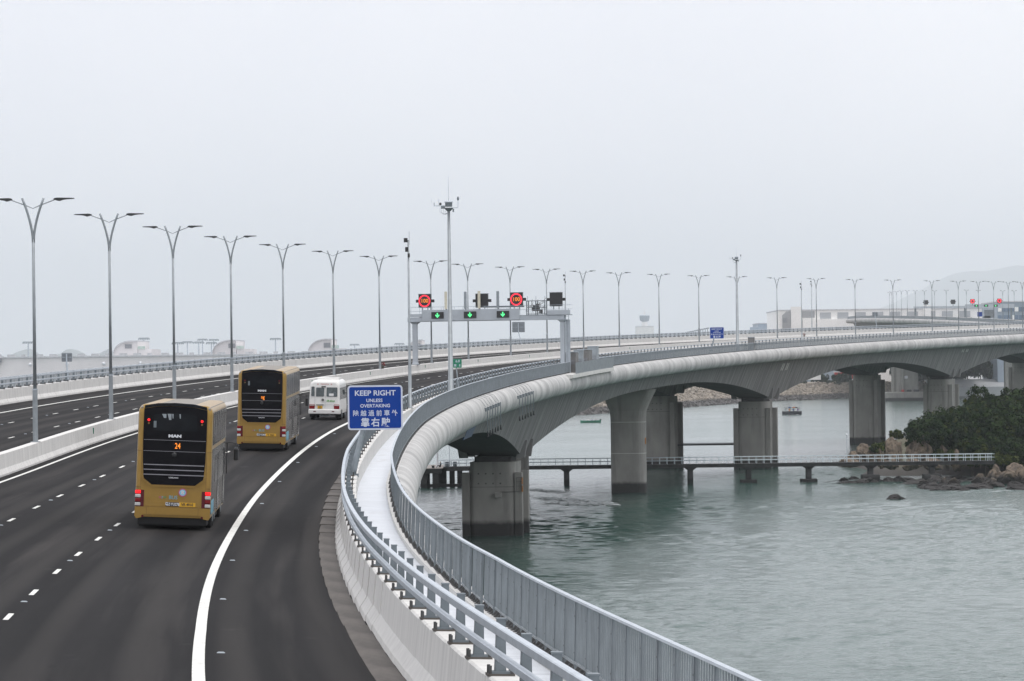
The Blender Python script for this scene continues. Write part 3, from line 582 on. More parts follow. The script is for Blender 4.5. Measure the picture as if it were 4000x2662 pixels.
# ------------------------------------------------------------------ overhead gantry with lane and speed signals
def ring(mb, r0q, r1q, y0, y1, n=28):
    vs = []
    for y in (y0, y1):
        for r in (r0q, r1q): vs += [(r * math.cos(2 * math.pi * i / n), y, r * math.sin(2 * math.pi * i / n)) for i in range(n)]
    fs = []
    for i in range(n):
        j = (i + 1) % n; fs += [(i, j, n + j, n + i), (2 * n + i, 3 * n + i, 3 * n + j, 2 * n + j), (i, 2 * n + i, 2 * n + j, j), (n + i, n + j, 3 * n + j, 3 * n + i)]
    return mb.add(vs, fs)
ARW = [(-.05, .26), (.05, .26), (.075, -.03), (.20, .09), (.24, -.01), (.0, -.28), (-.24, -.01), (-.20, .09), (-.075, -.03)]
def speed_sign(root, x, z, lit, txt='100'):
    e = obj('speed_signal', None, root, T(x, 0, z))
    bevel_box('housing', (-.70, -.28, -.74), (.70, .05, .74), .03, 1, 'black_box', e); MB().box((-1.05, -.12, -.16), (1.05, 0, .16)).build('side_visor', 'black_box', e); MB().box((-.74, -.30, .74), (.74, .08, .79)).build('hood', 'galv', e)
    if lit:
        ring(MB(), .53, .665, -.31, -.275).build('red_ring', 'led_red', e); sign_text(e, txt, .60, 0, 0, -.30, .006, .98, 'led_amber', 'digits')
    for q in (-.3, .3): MB().box((q - .04, -.1, -1.1), (q + .04, .0, -.74)).build('stem', 'galv', e)
def gantry(label, s, lit=True):
    A, B = P(s, 0, .93), P(s - 3, 16.55, .3); d = B - A; U = math.hypot(d.x, d.y); ang = math.atan2(d.y, d.x)
    root = thing('gantry', label, 'gantry', T(*A) @ RZ(ang)); dz = d.z; H0 = 4.70
    for nm, u, zb, wd in (('column', 0, 0, .24), ('column', U, dz, .22)):
        m = MB().loft([[(u - q, -q, zz), (u + q, -q, zz), (u + q, q, zz), (u - q, q, zz)] for q, zz in ((wd * 1.3, zb), (wd, zb + .3), (wd, H0 - .25), (wd * 2.2, H0 + .02))]); m.build(nm, 'gantry_grey', root)
        MB().box((u - .4, -.4, zb - .03), (u + .4, .4, zb + .05)).build('base_plate', 'galv_dark', root)
    bevel_box('beam', (-.75, -.35, H0), (U + .3, .35, H0 + .48), .02, 1, 'gantry_grey', root)
    bevel_box('sign_panel', (.98, -.48, H0 + .05), (12.1, -.352, H0 + 1.28), .02, 1, 'gantry_grey', root)
    MB().box((.6, -.34, H0 + .49), (U + 1.0, .5, H0 + .56)).build('walkway_deck', 'galv', root)
    bevel_box('right_panel', (U - 1.6, -.46, H0 + .52), (U + 1.0, -.36, H0 + 1.05), .02, 1, 'gantry_grey', root)
    MB().box((-.4, -.42, H0 + .52), (.96, -.36, H0 + .85)).build('kick_plate', 'gantry_grey', root)
    m = MB()
    for yy in (-.34, .48):
        for zz in (H0 + 1.15, H0 + 1.6): m.tube([(-.6, yy, zz), (U + 1.0, yy, zz)], .02, 4)
        for u in np.arange(-.6, U + 1.1, 1.25): m.tube([(u, yy, H0 + .5), (u, yy, H0 + 1.6)], .02, 4)
    m.build('handrail', 'rail_steel', root)
    for i, u in enumerate((2.78, 6.5, 10.25)):
        e = obj('lane_signal', None, root, T(u, -.49, H0 + .68)); bevel_box('housing', (-.70, -.10, -.36), (.70, .0, .36), .02, 1, 'black_box', e); MB().prism(ARW, -.118, -.102).build('green_arrow', 'led_green', e)
    speed_sign(root, 1.22, H0 + 2.27, True); speed_sign(root, 11.7, H0 + 2.27, True); speed_sign(root, 7.75, H0 + 2.2, False); speed_sign(root, U - .65, H0 + 2.2, False)
    for u, h in ((3.75, 3.25), (5.98, 3.2), (7.55, 3.25), (9.68, 3.2)):
        e = MB().box((u - .13, -.62, H0 + 1.35), (u + .13, -.42, H0 + h)); e.build('antenna_panel', 'cream' if u in (3.75, 7.55) else 'galv', root); MB().box((u - .07, -.42, H0 + .9), (u + .07, -.34, H0 + 2.2)).build('antenna_pole', 'galv_dark', root)
    m = MB(); x0, x1 = 12.9, 14.95                     # open cage of cables and units
    for u in (x0, (x0 + x1) / 2, x1):
        for yy in (-.35, .35): m.box((u - .05, yy - .04, H0 + .55), (u + .05, yy + .04, H0 + 2.1))
    for zz in (H0 + .62, H0 + 1.35, H0 + 2.05): m.box((x0, -.38, zz), (x1, -.32, zz + .07)); m.box((x0, .32, zz), (x1, .38, zz + .07))
    m.build('equipment_cage', 'galv_dark', root)
    rr = random.Random(3); m = MB()
    for k in range(22):
        a = Vector((rr.uniform(x0, x1), rr.uniform(-.3, .3), H0 + rr.uniform(.7, 2.1))); b = a + Vector((rr.uniform(-.7, .7), rr.uniform(-.2, .2), rr.uniform(-.5, .5))); m.tube([a, (a + b) / 2 + Vector((0, 0, -.15)), b], .022, 4)
    for k in range(6): u = rr.uniform(x0, x1 - .3); z = H0 + rr.uniform(.7, 1.6); m.box((u, -.2, z), (u + .3, .2, z + .4))
    m.build('cables', 'bolt_dark', root); m = MB()
    for u in (x0, x0 + .95, x1 - .1): m.tube([(u, 0, H0 + 2.0), (u, 0, H0 + 2.6)], .02, 4)
    m.build('aerials', 'galv_dark', root)
    m = MB().tube([(8.0, -.3, H0 + 1.5), (12.6, -.3, H0 + 1.5)], .07, 6); m.build('conduit', 'galv_dark', root)
    m = MB()
    for q in (U + .42, U + .75): m.tube([(q, -.15, dz), (q, -.15, H0 + 1.2)], .04, 5)
    for zz in np.arange(dz + .3, H0 + 1, .33): m.tube([(U + .42, -.15, zz), (U + .75, -.15, zz)], .02, 4)
    m.build('ladder', 'rail_steel', root); MB().box((U + .35, 0, dz), (U + .85, .06, H0)).build('ladder_back', 'gantry_grey', root)
    return root
gantry('grey overhead gantry with green lane arrows and lit red speed signs', 398.2)
# ------------------------------------------------------------------ equipment kiosks on the widened walkway, platform slab
root = thing('platform', 'concrete platform slab corbelled out from the walkway beside the equipment kiosks', 'platform')
sweep('slab', lambda s: [(oFe(s) + .1, .46), (oFe(s) + 1.25, .46), (oFe(s) + 1.25, .08), (oFe(s) + .1, -.12)], 'barrier_concrete', root, 386, 432, 3., close=True)
sweep('railing', lambda s: [(oFe(s) + 1.12, .46), (oFe(s) + 1.12, 1.66), (oFe(s) + 1.16, 1.66), (oFe(s) + 1.16, .46)], 'fence_steel', root, 390, 432, 3., close=True)
def kiosk(label, s, o, w_, d_, h, mname):
    root = thing('equipment_kiosk', label, 'kiosk', upright(s, o, .30))
    bevel_box('cabinet', (-w_ / 2, -d_ / 2, 0), (w_ / 2, d_ / 2, h), .02, 1, mname, root); MB().box((-w_ / 2 - .06, -d_ / 2 - .06, h), (w_ / 2 + .06, d_ / 2 + .06, h + .07)).build('roof', 'rail_steel', root)
    for k in range(int(d_ / .8)):
        MB().box((w_ / 2, -d_ / 2 + .05 + k * .8, .12), (w_ / 2 + .03, -d_ / 2 + .78 + k * .8, h - .12)).build('door', mname, root)
    for k in range(4): MB().box((-w_ / 2 + .1, -d_ / 2 - .02, h * .45 + k * .12), (w_ / 2 - .1, -d_ / 2, h * .45 + k * .12 + .06)).build('louvre', 'louvre', root)
kiosk('dark equipment kiosk with louvres, closest to the gantry column', 398, 17.2, 1.2, 3.2, 2.35, 'cabinet')
kiosk('pale narrow kiosk between the two dark kiosks', 406, 17.2, 1.0, 1.2, 2.45, 'cabinet_light')
kiosk('dark equipment kiosk past the pale narrow one', 413, 17.2, 1.2, 4.2, 2.45, 'cabinet')
kiosk('light grey metal kiosk at the end of the row', 422, 17.2, 1.1, 2.0, 2.7, 'cabinet_light')
kiosk('lone dark cabinet on the walkway past the second mast', 588, 17.0, .9, 1.3, 2.2, 'cabinet')
kiosk('small grey unit with a capped sensor, on the walkway past the tall mast', 312, 16.75, .5, .5, 1.2, 'cabinet_light')
# ------------------------------------------------------------------ hanging pipe racks on the cornice
def rack(label, s):
    root = thing('pipe_rack', label, 'pipes')
    for k in range(6):
        sk = s + (k - 2.5) * 3.4; o = oFe(sk); e = obj('drop_pipe', None, root)
        MB().tube([P(sk, o + .15, .48), P(sk, o + .6, .35), P(sk, o + 1.0, -.2)], .018, 4).build('cable', 'galv_dark', e)
        MB().tube([P(sk - .6, o + 1.02, -.40), P(sk + .5, o + 1.05, -.28)], .03, 5).build('bracket', 'galv_dark', e); M = frame(sk - .55, o + 1.0, -.42); MB().box((-.1, -.16, -.12), (.1, .16, .16), 0, M).build('plate', 'galv_dark', e)
        MB().tube([P(sk, o + 1.12, -.22), P(sk, o + 1.12, -2.15)], .034, 6).build('pipe', 'galv_dark', e); MB().tube([P(sk, o + 1.12, -2.1), P(sk, o + 1.12, -2.5)], [.04, .085], 6).build('nozzle', 'black_box', e)
rack('row of six thin pipes hanging on the cornice, just left of a second such row', 291); rack('row of six thin pipes hanging on the cornice, beyond the first such row', 332)
# navigation panel on the girder web
Mn = frame(317, 0); root = thing('navigation_panel', 'faded dark blue panel fixed on the girder web left of the pier', 'panel')
m = MB(); zt_ = CZ - .12
m.prism([(15.0 - .4 * .35 + .05, zt_ - .35), (15.0 - .4 * 2.1 + .05, zt_ - 2.1), (15.0 - .4 * 2.1 + .15, zt_ - 2.1), (15.0 - .4 * .35 + .15, zt_ - .35)], -4.4, 4.4); me = m.mesh('panel', 'nav_panel'); obj('board', me, root, Mn)
# flower pots left on the barriers
for s, o in ((373, 0.), (724, 0.)):
    root = thing('flower_pot', 'small dark plant in a pot left on the median barrier', 'plant', upright(s, o, .93), 'pots on the median barrier'); MB().tube([(0, 0, 0), (0, 0, .3)], [.13, .18], 8).build('pot', 'bark', root)
    m = MB(); rr = random.Random(int(s))
    for k in range(40):
        c = Vector((rr.uniform(-.28, .28), rr.uniform(-.28, .28), rr.uniform(.3, .62))); a = Vector((rr.uniform(-1, 1), rr.uniform(-1, 1), rr.uniform(-1, 1))).normalized() * .09; b = a.orthogonal().normalized() * .05; m.add([c - a, c + b, c + a, c - b], [(0, 1, 2, 3)])
    m.build('blooms', 'flower', root)

# ------------------------------------------------------------------ buses and minibus (local: rear face at y=0, x right, y forward)
def wheel(par, x, y, r, wd, name='wheel'):
    e = obj(name, None, par, T(x, y, r)); sx = 1 if x > 0 else -1
    m = MB(); rings = []
    for xx, rr_ in ((-wd / 2, r * .80), (-wd / 2 + .03, r * .97), (-wd / 2 + .06, r), (wd / 2 - .06, r), (wd / 2 - .03, r * .97), (wd / 2, r * .80)): rings.append([(xx, rr_ * math.cos(2 * math.pi * i / 18), rr_ * math.sin(2 * math.pi * i / 18)) for i in range(18)])
    m.loft(rings).build('tyre', 'tyre', e)
    MB().tube([(sx * wd * .40, 0, 0), (sx * (wd * .5 + .01), 0, 0)], [r * .62, r * .55], 14).build('rim', 'galv', e)
def skin_shell(W, H, z0, rc, top_r, n=6):
    """half outline (x, z) of a body section with rounded shoulders"""
    pts = [(-W / 2 + .02, z0), (-W / 2, z0 + .25), (-W / 2, H - top_r)]
    pts += [(-W / 2 + top_r * (1 - math.cos(R(90 * i / n))), H - top_r + top_r * math.sin(R(90 * i / n))) for i in range(1, n + 1)]
    return pts + [(-x, z) for x, z in reversed(pts)]
def bus(label, s, o, plate1, plate2, disp, lit, dispx=.1, nm=''):
    root = thing('double_decker_bus', label, 'bus', frame(s, o, 0))
    W, H, Ln = 2.52, 4.30, 12.0; hw = W / 2
    # body shell: rounded rear corners, slight taper to the roof
    m = MB(); rings = []
    for y, ins, hz in ((0, .16, -.10), (.03, .08, -.05), (.10, .02, -.015), (.22, 0, 0), (Ln - .5, 0, 0), (Ln - .15, .05, -.05), (Ln, .18, -.15)):
        ring_ = []
        for x, z in skin_shell(W, H - .12 + hz, .42, 0, .26):
            k = 1 - .018 * max(0, (z - 1.2)) / 3; ring_.append((x * k * (hw - ins) / hw, y, z))
        rings.append(ring_)
    m.loft(rings).build('body', 'gold', root, smooth=False)
    # roof: pale crowned panel
    m = MB(); rings = []
    for y, dz in ((-.0, -.08), (.06, -.04), (.3, -.02), (Ln - .4, -.02), (Ln - .1, -.06)):
        rings.append([(x * (hw - .10), y + .03, H - .155 + .07 * (1 - (abs(x)) ** 2.4) + dz) for x in np.linspace(-1, 1, 13)] + [(hw - .12, y + .03, H - .3), (-hw + .12, y + .03, H - .3)])
    m.loft(rings).build('roof', 'bus_roof', root, smooth=False)
    # black rear panel with chamfered foot, standing just proud of the gold shell
    yo = -.035
    pn = [(-1.05, 4.02), (-.6, 4.10), (0, 4.125), (.6, 4.10), (1.05, 4.02), (1.055, 3.0), (1.04, 2.3), (1.0, 1.78), (.98, 1.70), (.72, 1.50), (-.72, 1.50), (-.98, 1.70), (-1.0, 1.78), (-1.04, 2.3), (-1.055, 3.0)]
    m = MB().prism(pn, yo, .2); pnl = m.build('rear_panel', 'bus_black', root)
    MB().prism([(-.74, 3.30), (.74, 3.30), (.72, 3.82), (.4, 3.90), (-.4, 3.90), (-.72, 3.82)], yo - .012, yo + .01).build('rear_window', 'glass_dark', pnl)
    MB().prism([(-1.04, 4.03), (-.6, 4.112), (0, 4.137), (.6, 4.112), (1.04, 4.03), (1.03, 4.13), (.6, 4.215), (0, 4.24), (-.6, 4.215), (-1.03, 4.13)], -.025, .16).build('roof_lip', 'glass_dark', pnl)
    for z in (2.18, 2.015, 1.85): MB().prism([(-1.01, z), (1.01, z), (1.0, z - .028), (-1.0, z - .028)], yo - .03, yo).build('grille_bar', 'grille_line', pnl)
    for z in (2.99, 2.62): MB().box((-1.03, yo - .006, z - .006), (1.03, yo, z + .006)).build('panel_seam', 'grille_line', pnl)
    for x in (-.72, .62): MB().box((x, yo - .016, 3.40), (x + .09, yo - .01, 3.62)).build('notice', 'galv_dark', pnl) if x < 0 else None
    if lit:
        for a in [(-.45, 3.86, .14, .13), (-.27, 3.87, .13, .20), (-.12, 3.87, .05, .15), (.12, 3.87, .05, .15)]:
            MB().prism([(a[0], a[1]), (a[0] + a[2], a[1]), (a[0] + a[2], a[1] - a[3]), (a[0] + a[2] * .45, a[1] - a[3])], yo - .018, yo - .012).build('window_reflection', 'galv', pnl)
    for x in (-.885, .885):
        MB().tube([(x, yo - .02, 3.65), (x, yo, 3.65)], .045, 12).build('high_tail_lamp', 'tail_lit' if lit else 'tail_maroon', pnl); MB().tube([(x, yo - .015, 3.54), (x, yo, 3.54)], .035, 10).build('high_indicator', 'gold_dark', pnl)
    obj('lettering', text_mesh('MAN', .125, .008, mname='text_white', sx=1.55), pnl, T(0, yo - .004, 3.13)); obj('lettering', text_mesh('GEMILANG', .06, .001, mname='text_white', sx=1.1), pnl, T(0, yo - .034, 1.745))
    obj('destination_display', text_mesh(disp, .27, .003, mname='led_amber', name='destination_display', sx=.72), pnl, T(dispx, yo - .004, 2.80))
    MB().tube([(0, yo - .035, 2.51), (0, yo, 2.51)], [.05, .085], 14).build('badge', 'black_box', pnl)
    rim = [(-1.03, 1.80), (-1.01, 1.685), (-.735, 1.478), (.735, 1.478), (1.01, 1.685), (1.03, 1.80)]; rim2 = [(1.075, 1.80), (1.05, 1.665), (.75, 1.435), (-.75, 1.435), (-1.05, 1.665), (-1.075, 1.80)]
    MB().prism(rim + rim2, -.045, .1).build('panel_rim', 'gold', root)
    for sx in (-1, 1):
        MB().box((sx * 1.085 - .006, -.004, 1.33), (sx * 1.085 + .006, .05, 2.62)).build('panel_seam', 'gold_dark', root); MB().box((min(sx * 1.085, sx * 1.24), -.002, 2.615), (max(sx * 1.085, sx * 1.24), .2, 2.63)).build('panel_seam', 'gold_dark', root); MB().box((min(sx * 1.085, sx * 1.24), -.002, 1.40), (max(sx * 1.085, sx * 1.24), .2, 1.415)).build('panel_seam', 'gold_dark', root)
    MB().box((-1.2, -.006, .742), (1.2, .1, .757)).build('panel_seam', 'gold_dark', root)
    # lower rear: tailgate recess, plates, logo
    MB().prism([(-.92, .78), (.92, .78), (.80, .935), (-.80, .935)], -.012, .1).build('plate_recess', 'gold', root)
    for x0, x1, mn, tx, tm in ((-.23, .215, 'black_box', plate1, 'text_white'), (.215, .76, 'plate_yellow', plate2, 'text_black')):
        MB().box((x0, -.028, .79), (x1, -.012, .925)).build('number_plate', mn, root); obj('lettering', text_mesh(tx, .125, .003, mname=tm, sx=.9 if tm == 'text_black' else .8), root, T((x0 + x1) / 2, -.032, .857))
    lg = obj('logo', None, root, T(.32, -.012, 1.26)); ring(MB(), .05, .125, -.012, 0).build('logo_disc', 'logo_cyan', lg); ring(MB(), .105, .135, -.016, -.002).build('logo_rim', 'logo_pink', lg); obj('lettering', text_mesh('B', .16, .006, mname='text_white'), lg, T(0, -.018, 0))
    for tx, x, sz, mn in (('H', -.43, .10, 'logo_pink'), ('Z', -.35, .10, 'text_blue'), ('M', -.26, .10, 'text_green'), ('BUS', .01, .17, 'text_blue')): obj('lettering', text_mesh(tx, sz, .001, mname=mn), root, T(x, -.012, 1.08))
    # lamp clusters
    for sx in (-1, 1):
        e = obj('tail_lamp_cluster', None, root, T(sx * 1.10, 0, 0)); x0, x1 = sorted((sx * .155, sx * -.03))
        MB().box((min(sx * -.14, sx * .15), -.02, .76), (max(sx * -.14, sx * .15), .12, 1.31)).build('lens_frame', 'tail_maroon', e)
        for z0, z1, mn in ((1.19, 1.30, 'tail_lit' if lit else 'tail_red'), (1.055, 1.165, 'lamp_clear'), (.92, 1.03, 'tail_red'), (.78, .89, 'lamp_clear')): bevel_box('lens', (x0, -.045, z0), (x1, .02, z1), .02, 2, mn, e)
    # bumper with dropped corners, dark underbody
    m = MB().prism([(-hw + .01, .75), (hw - .01, .75), (hw - .0, .45), (hw - .06, .36), (hw - .22, .39), (hw - .32, .50), (-hw + .32, .50), (-hw + .22, .39), (-hw + .06, .36), (-hw, .45)], -.05, .18); m.build('bumper', 'gold', root)
    for x in (-.86, .86): MB().box((x - .006, -.054, .51), (x + .006, -.05, .745)).build('bumper_seam', 'gold_dark', root)
    for x in (-.99, .99): MB().tube([(x, -.06, .44), (x, .0, .44)], .04, 10).build('reflector', 'tail_maroon', root)
    MB().box((-hw + .12, .06, .17), (hw - .12, Ln - .6, .60)).build('underbody', 'tyre', root)
    MB().box((-1.12, .30, .10), (1.12, .42, .5)).build('under_shade_box', 'tyre', root)  # full-width black box added to stand for the shade under the bus
    for sx in (-1, 1): MB().box((sx * .95 - .25, 1.6, .14), (sx * .95 + .25, 1.63, .45)).build('mud_flap', 'tyre', root)
    # side glazing and doors
    for sx in (-1, 1):
        def sd(y0, y1, z0, z1, mn, nm2, off_=.008):
            q = lambda z: (1 - .018 * max(0, z - 1.2) / 3) * hw
            MB().add([(sx * (q(z) + dd), y, z) for dd in (-.02, off_) for y, z in ((y0, z0), (y1, z0), (y1, z1), (y0, z1))], [(0, 1, 2, 3), (4, 5, 6, 7), (0, 1, 5, 4), (1, 2, 6, 5), (2, 3, 7, 6), (3, 0, 4, 7)]).build(nm2, mn, root)
        sd(.28, 11.6, .55, 2.72, 'bus_side_low', 'side_panel', .004); sd(.35, 11.7, 2.85, 3.95, 'bus_side_glass', 'upper_window'); sd(2.6, 11.6, 1.55, 2.45, 'bus_side_glass', 'lower_window')
        for k in range(7): sd(.35 + k * 1.6, .41 + k * 1.6, 2.86, 3.94, 'bus_black', 'window_pillar', .012)
        sd(9.9, 11.2, .5, 2.5, 'glass_dark', 'door', .014); sd(5.0, 6.3, .5, 2.5, 'glass_dark', 'door', .014) if sx > 0 else None
        sd(.3, 2.3, .55, 1.0, 'text_blue', 'side_graphic', .010)
    for y in (2.35, 3.75): wheel(root, 1.07, y, .49, .34); wheel(root, -1.07, y, .49, .34)
    for x in (1.08, -1.08): wheel(root, x, 9.3, .49, .32)
    for sx in (1, -1):
        e = obj('wing_mirror', None, root, T(sx * hw, Ln - .05, 0)); MB().tube([(sx * -.05, 0, 2.62), (sx * .2, 0, 2.66), (sx * .36, 0, 2.62), (sx * .38, 0, 2.42)], .02, 6).build('mirror_arm', 'black_box', e)
        bevel_box('mirror_head', (sx * .38 - .09, -.08, 2.0), (sx * .38 + .09, .10, 2.44), .05, 2, 'black_box', e); MB().box((sx * .05 - .02, -.04, 1.5), (sx * .05 + .02, .04, 2.62)).build('mirror_stay', 'black_box', e)
    return root
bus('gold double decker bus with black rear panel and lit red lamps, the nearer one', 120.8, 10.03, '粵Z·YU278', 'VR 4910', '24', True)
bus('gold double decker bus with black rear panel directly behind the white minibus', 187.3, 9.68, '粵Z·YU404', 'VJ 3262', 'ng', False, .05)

def minibus(label, s, o):
    root = thing('minibus', label, 'minibus', frame(s, o, 0)); W, H, Ln = 2.03, 2.58, 6.9; hw = W / 2
    m = MB(); rings = []
    for y, ins, dz, zb in ((0, .10, -.14, .46), (.05, .04, -.06, .44), (.16, .0, -.015, .42), (.5, 0, 0, .40), (Ln - .9, 0, 0, .40), (Ln - .35, .03, -.12, .42), (Ln, .12, -.75, .46)):
        ring_ = []
        for x, z in skin_shell(W, H + dz, zb, 0, .30):
            k = 1 - .075 * max(0, (z - 1.1)) / 1.4; ring_.append((x * k * (hw - ins) / hw, y + .10 * max(0, z - 1.1) * (1 if y < 1 else 0), z))
        rings.append(ring_)
    m.loft(rings).build('body', 'van_white', root, smooth=False)
    yb = lambda z: .10 * max(0, z - 1.1)
    def rear(x0, x1, z0, z1, mn, nm2, y=-.012, r=.05, par=root):
        pts = [((x0 + x1) / 2 + x, (z0 + z1) / 2 + z) for x, z in rrect((x1 - x0) / 2, (z1 - z0) / 2, r, 3)]; n = len(pts)
        return MB().add([(x, yb(z) + y, z) for x, z in pts] + [(x, yb(z) + .06, z) for x, z in pts], [tuple(range(n))] + [(i, i + n, (i + 1) % n + n, (i + 1) % n) for i in range(n)]).build(nm2, mn, par)
    rear(-.86, -.65, 1.55, 2.18, 'van_glass', 'rear_window'); w2 = rear(-.55, -.02, 1.54, 2.12, 'van_glass', 'rear_window'); w3 = rear(.13, .84, 1.54, 2.14, 'van_glass', 'rear_window')
    rear(.30, .60, 1.58, 1.74, 'cloth_white', 'paper_notice', -.016, .01, w3)
    for x0, x1 in ((.22, .48), (.52, .78)): MB().add([((x0 + x1) / 2 + a * .13, yb(z) - .014, z) for a, z in ((-1, 1.56), (1, 1.56), (1, 1.78), (.5, 1.86), (-.5, 1.86), (-1, 1.78))], [(0, 1, 2, 3, 4, 5)]).build('seat_back', 'interior', w3)
    for x in (-.62, .05): MB().add([(x - .008, yb(z) - .006, z) for z in (.78, 2.2)] + [(x + .008, yb(z) - .006, z) for z in (2.2, .78)], [(0, 1, 2, 3)]).build('door_seam', 'wall_grey', root)
    MB().box((-.6, -.008, 1.01), (.62, -.002, 1.022)).build('door_seam', 'wall_grey', root)
    MB().tube([(-.10, -.03, 1.32), (-.10, .05, 1.32)], .085, 12).build('door_handle', 'bolt_dark', root)
    MB().box((-.2, .03, 2.15), (.08, .12, 2.22)).build('rear_camera', 'bolt_dark', root)
    for sx in (-1, 1):
        a, b = sorted((sx * .62, sx * .985)); bevel_box('tail_lamp', (a, -.02, .73), (b, .10, 1.03), .03, 2, 'tail_red', root); MB().box((a + .02, -.03, .95), (b - .02, -.015, 1.0)).build('reverse_lamp', 'lamp_clear', root)
    MB().box((-.52, -.035, .985), (-.04, .02, 1.02)).build('plate_lamp', 'bolt_dark', root); MB().box((-.44, -.025, .75), (-.12, -.008, .94)).build('number_plate', 'plate_yellow', root)
    obj('lettering', text_mesh('DB', .085, .002, mname='text_black'), root, T(-.28, -.028, .90)); obj('lettering', text_mesh('8005', .085, .002, mname='text_black'), root, T(-.28, -.028, .80))
    bevel_box('bumper', (-hw - .01, -.07, .40), (hw + .01, .35, .71), .06, 3, 'van_white', root)
    for x in (-.62, .58): MB().box((x - .08, -.078, .54), (x + .08, -.068, .60)).build('reflector', 'tail_maroon', root)
    l = obj('lettering', text_mesh('TOYOTA', .115, .003, mname='text_pink', sx=1.15), root, T(0, yb(2.33) - .01, 2.33)); 
    obj('lettering', text_mesh('豪', .09, .002, mname='text_pink'), root, T(-.44, yb(2.33) - .01, 2.33)); obj('lettering', text_mesh('華', .09, .002, mname='text_pink'), root, T(.44, yb(2.33) - .01, 2.33))
    g = text_mesh('EFL Envoy', .16, .006, mname='van_green', sx=.8); 
    for v in g.vertices: v.co.x += v.co.z * .35
    obj('lettering', g, root, T(.42, yb(1.26) - .01, 1.26))
    for sx in (-1, 1):
        for k in range(5):
            y0 = .5 + k * 1.12; q = lambda z: (1 - .075 * max(0, z - 1.1) / 1.4) * hw
            MB().add([(sx * (q(z) + .008), y, z) for y, z in ((y0, 1.35), (y0 + 1.06, 1.35), (y0 + 1.06, 2.1), (y0 + .08, 2.1))] + [(sx * (q(z) - .02), y, z) for y, z in ((y0, 1.35), (y0 + 1.06, 1.35), (y0 + 1.06, 2.1), (y0 + .08, 2.1))], [(0, 1, 2, 3), (0, 1, 5, 4), (1, 2, 6, 5), (2, 3, 7, 6), (3, 0, 4, 7)]).build('side_window', 'van_glass', root)
    MB().box((-.7, 3.2, H - .02), (.7, 5.2, H + .10)).build('roof_pod', 'van_white', root)
    for x in (-.85, .85): wheel(root, x, 1.75, .37, .36); wheel(root, x, 5.3, .37, .24)
    for x in (-.85, .85): MB().box((x - .2, 1.2, .16), (x + .2, 1.22, .48)).build('mud_flap', 'tyre', root)
    MB().tube([(-.3, .15, .36), (-.1, .12, .28), (.2, .12, .28), (.4, .15, .36)], .05, 6).build('exhaust', 'galv_dark', root); MB().box((-.8, .3, .32), (.8, 6.2, .46)).build('underbody', 'tyre', root)
    for sx in (1, -1): MB().tube([(sx * .95, Ln - .7, 1.6), (sx * 1.2, Ln - .6, 1.75)], .02, 5).build('mirror_arm', 'black_box', root); bevel_box('mirror_head', (sx * 1.2 - .07, Ln - .66, 1.55), (sx * 1.2 + .07, Ln - .52, 1.88), .03, 2, 'black_box', root)
minibus('white minibus with three rear windows and a yellow plate, ahead of the buses', 236.3, 9.72)

# ------------------------------------------------------------------ people (one continuous skinned body each)
def person(label, M, joints, bones, rad, cloth, group=None, skinz=None):
    me = bpy.data.meshes.new('body'); me.from_pydata(joints, bones, []); o = bpy.data.objects.new('person', me); col.objects.link(o)
    o.modifiers.new('s', 'SKIN'); o.modifiers.new('d', 'SUBSURF').levels = 1
    for i, r in enumerate(rad): me.skin_vertices[0].data[i].radius = (r, r)
    me.skin_vertices[0].data[0].use_root = True
    dg = bpy.context.evaluated_depsgraph_get(); m2 = bpy.data.meshes.new_from_object(o.evaluated_get(dg)); bpy.data.objects.remove(o); m2.name = 'body'
    m2.materials.clear(); m2.materials.append(MATS[cloth]); m2.materials.append(MATS['skin']); m2.materials.append(MATS['cloth_dark'])
    top = max(j[2] for j in joints)
    for p in m2.polygons: p.material_index = 1 if p.center.z > top - .20 and p.center.z < top - .02 else (2 if p.center.z > top - .02 or p.center.z < (skinz or .35) else 0); p.use_smooth = True
    return tag(obj('person', m2, None, M), label, 'person', group)
STAND = ([(0, 0, .95), (0, 0, 1.2), (0, .01, 1.42), (0, .02, 1.52), (0, .03, 1.64), (0, .03, 1.74), (-.19, 0, 1.40), (-.27, .02, 1.12), (-.24, .16, .92), (.19, 0, 1.40), (.27, .02, 1.12), (.24, .16, .92), (-.10, 0, .90), (-.12, .02, .48), (-.12, -.02, .06), (-.12, .12, .04), (.10, 0, .90), (.12, .02, .48), (.12, -.02, .06), (.12, .12, .04)],
         [(0, 1), (1, 2), (2, 3), (3, 4), (4, 5), (2, 6), (6, 7), (7, 8), (2, 9), (9, 10), (10, 11), (0, 12), (12, 13), (13, 14), (14, 15), (0, 16), (16, 17), (17, 18), (18, 19)], [.14, .15, .13, .055, .10, .07, .07, .05, .035, .07, .05, .035, .09, .065, .05, .035, .09, .065, .05, .035])
SIT = ([(0, 0, .12), (0, -.03, .38), (0, -.01, .60), (0, .03, .70), (0, .05, .82), (0, .05, .92), (-.18, 0, .56), (-.25, .12, .32), (-.12, .32, .34), (.18, 0, .56), (.25, .12, .32), (.12, .32, .34), (-.1, .06, .12), (-.14, .42, .36), (-.13, .62, .06), (-.13, .74, .05), (.1, .06, .12), (.14, .42, .36), (.13, .62, .06), (.13, .74, .05)], STAND[1], STAND[2])

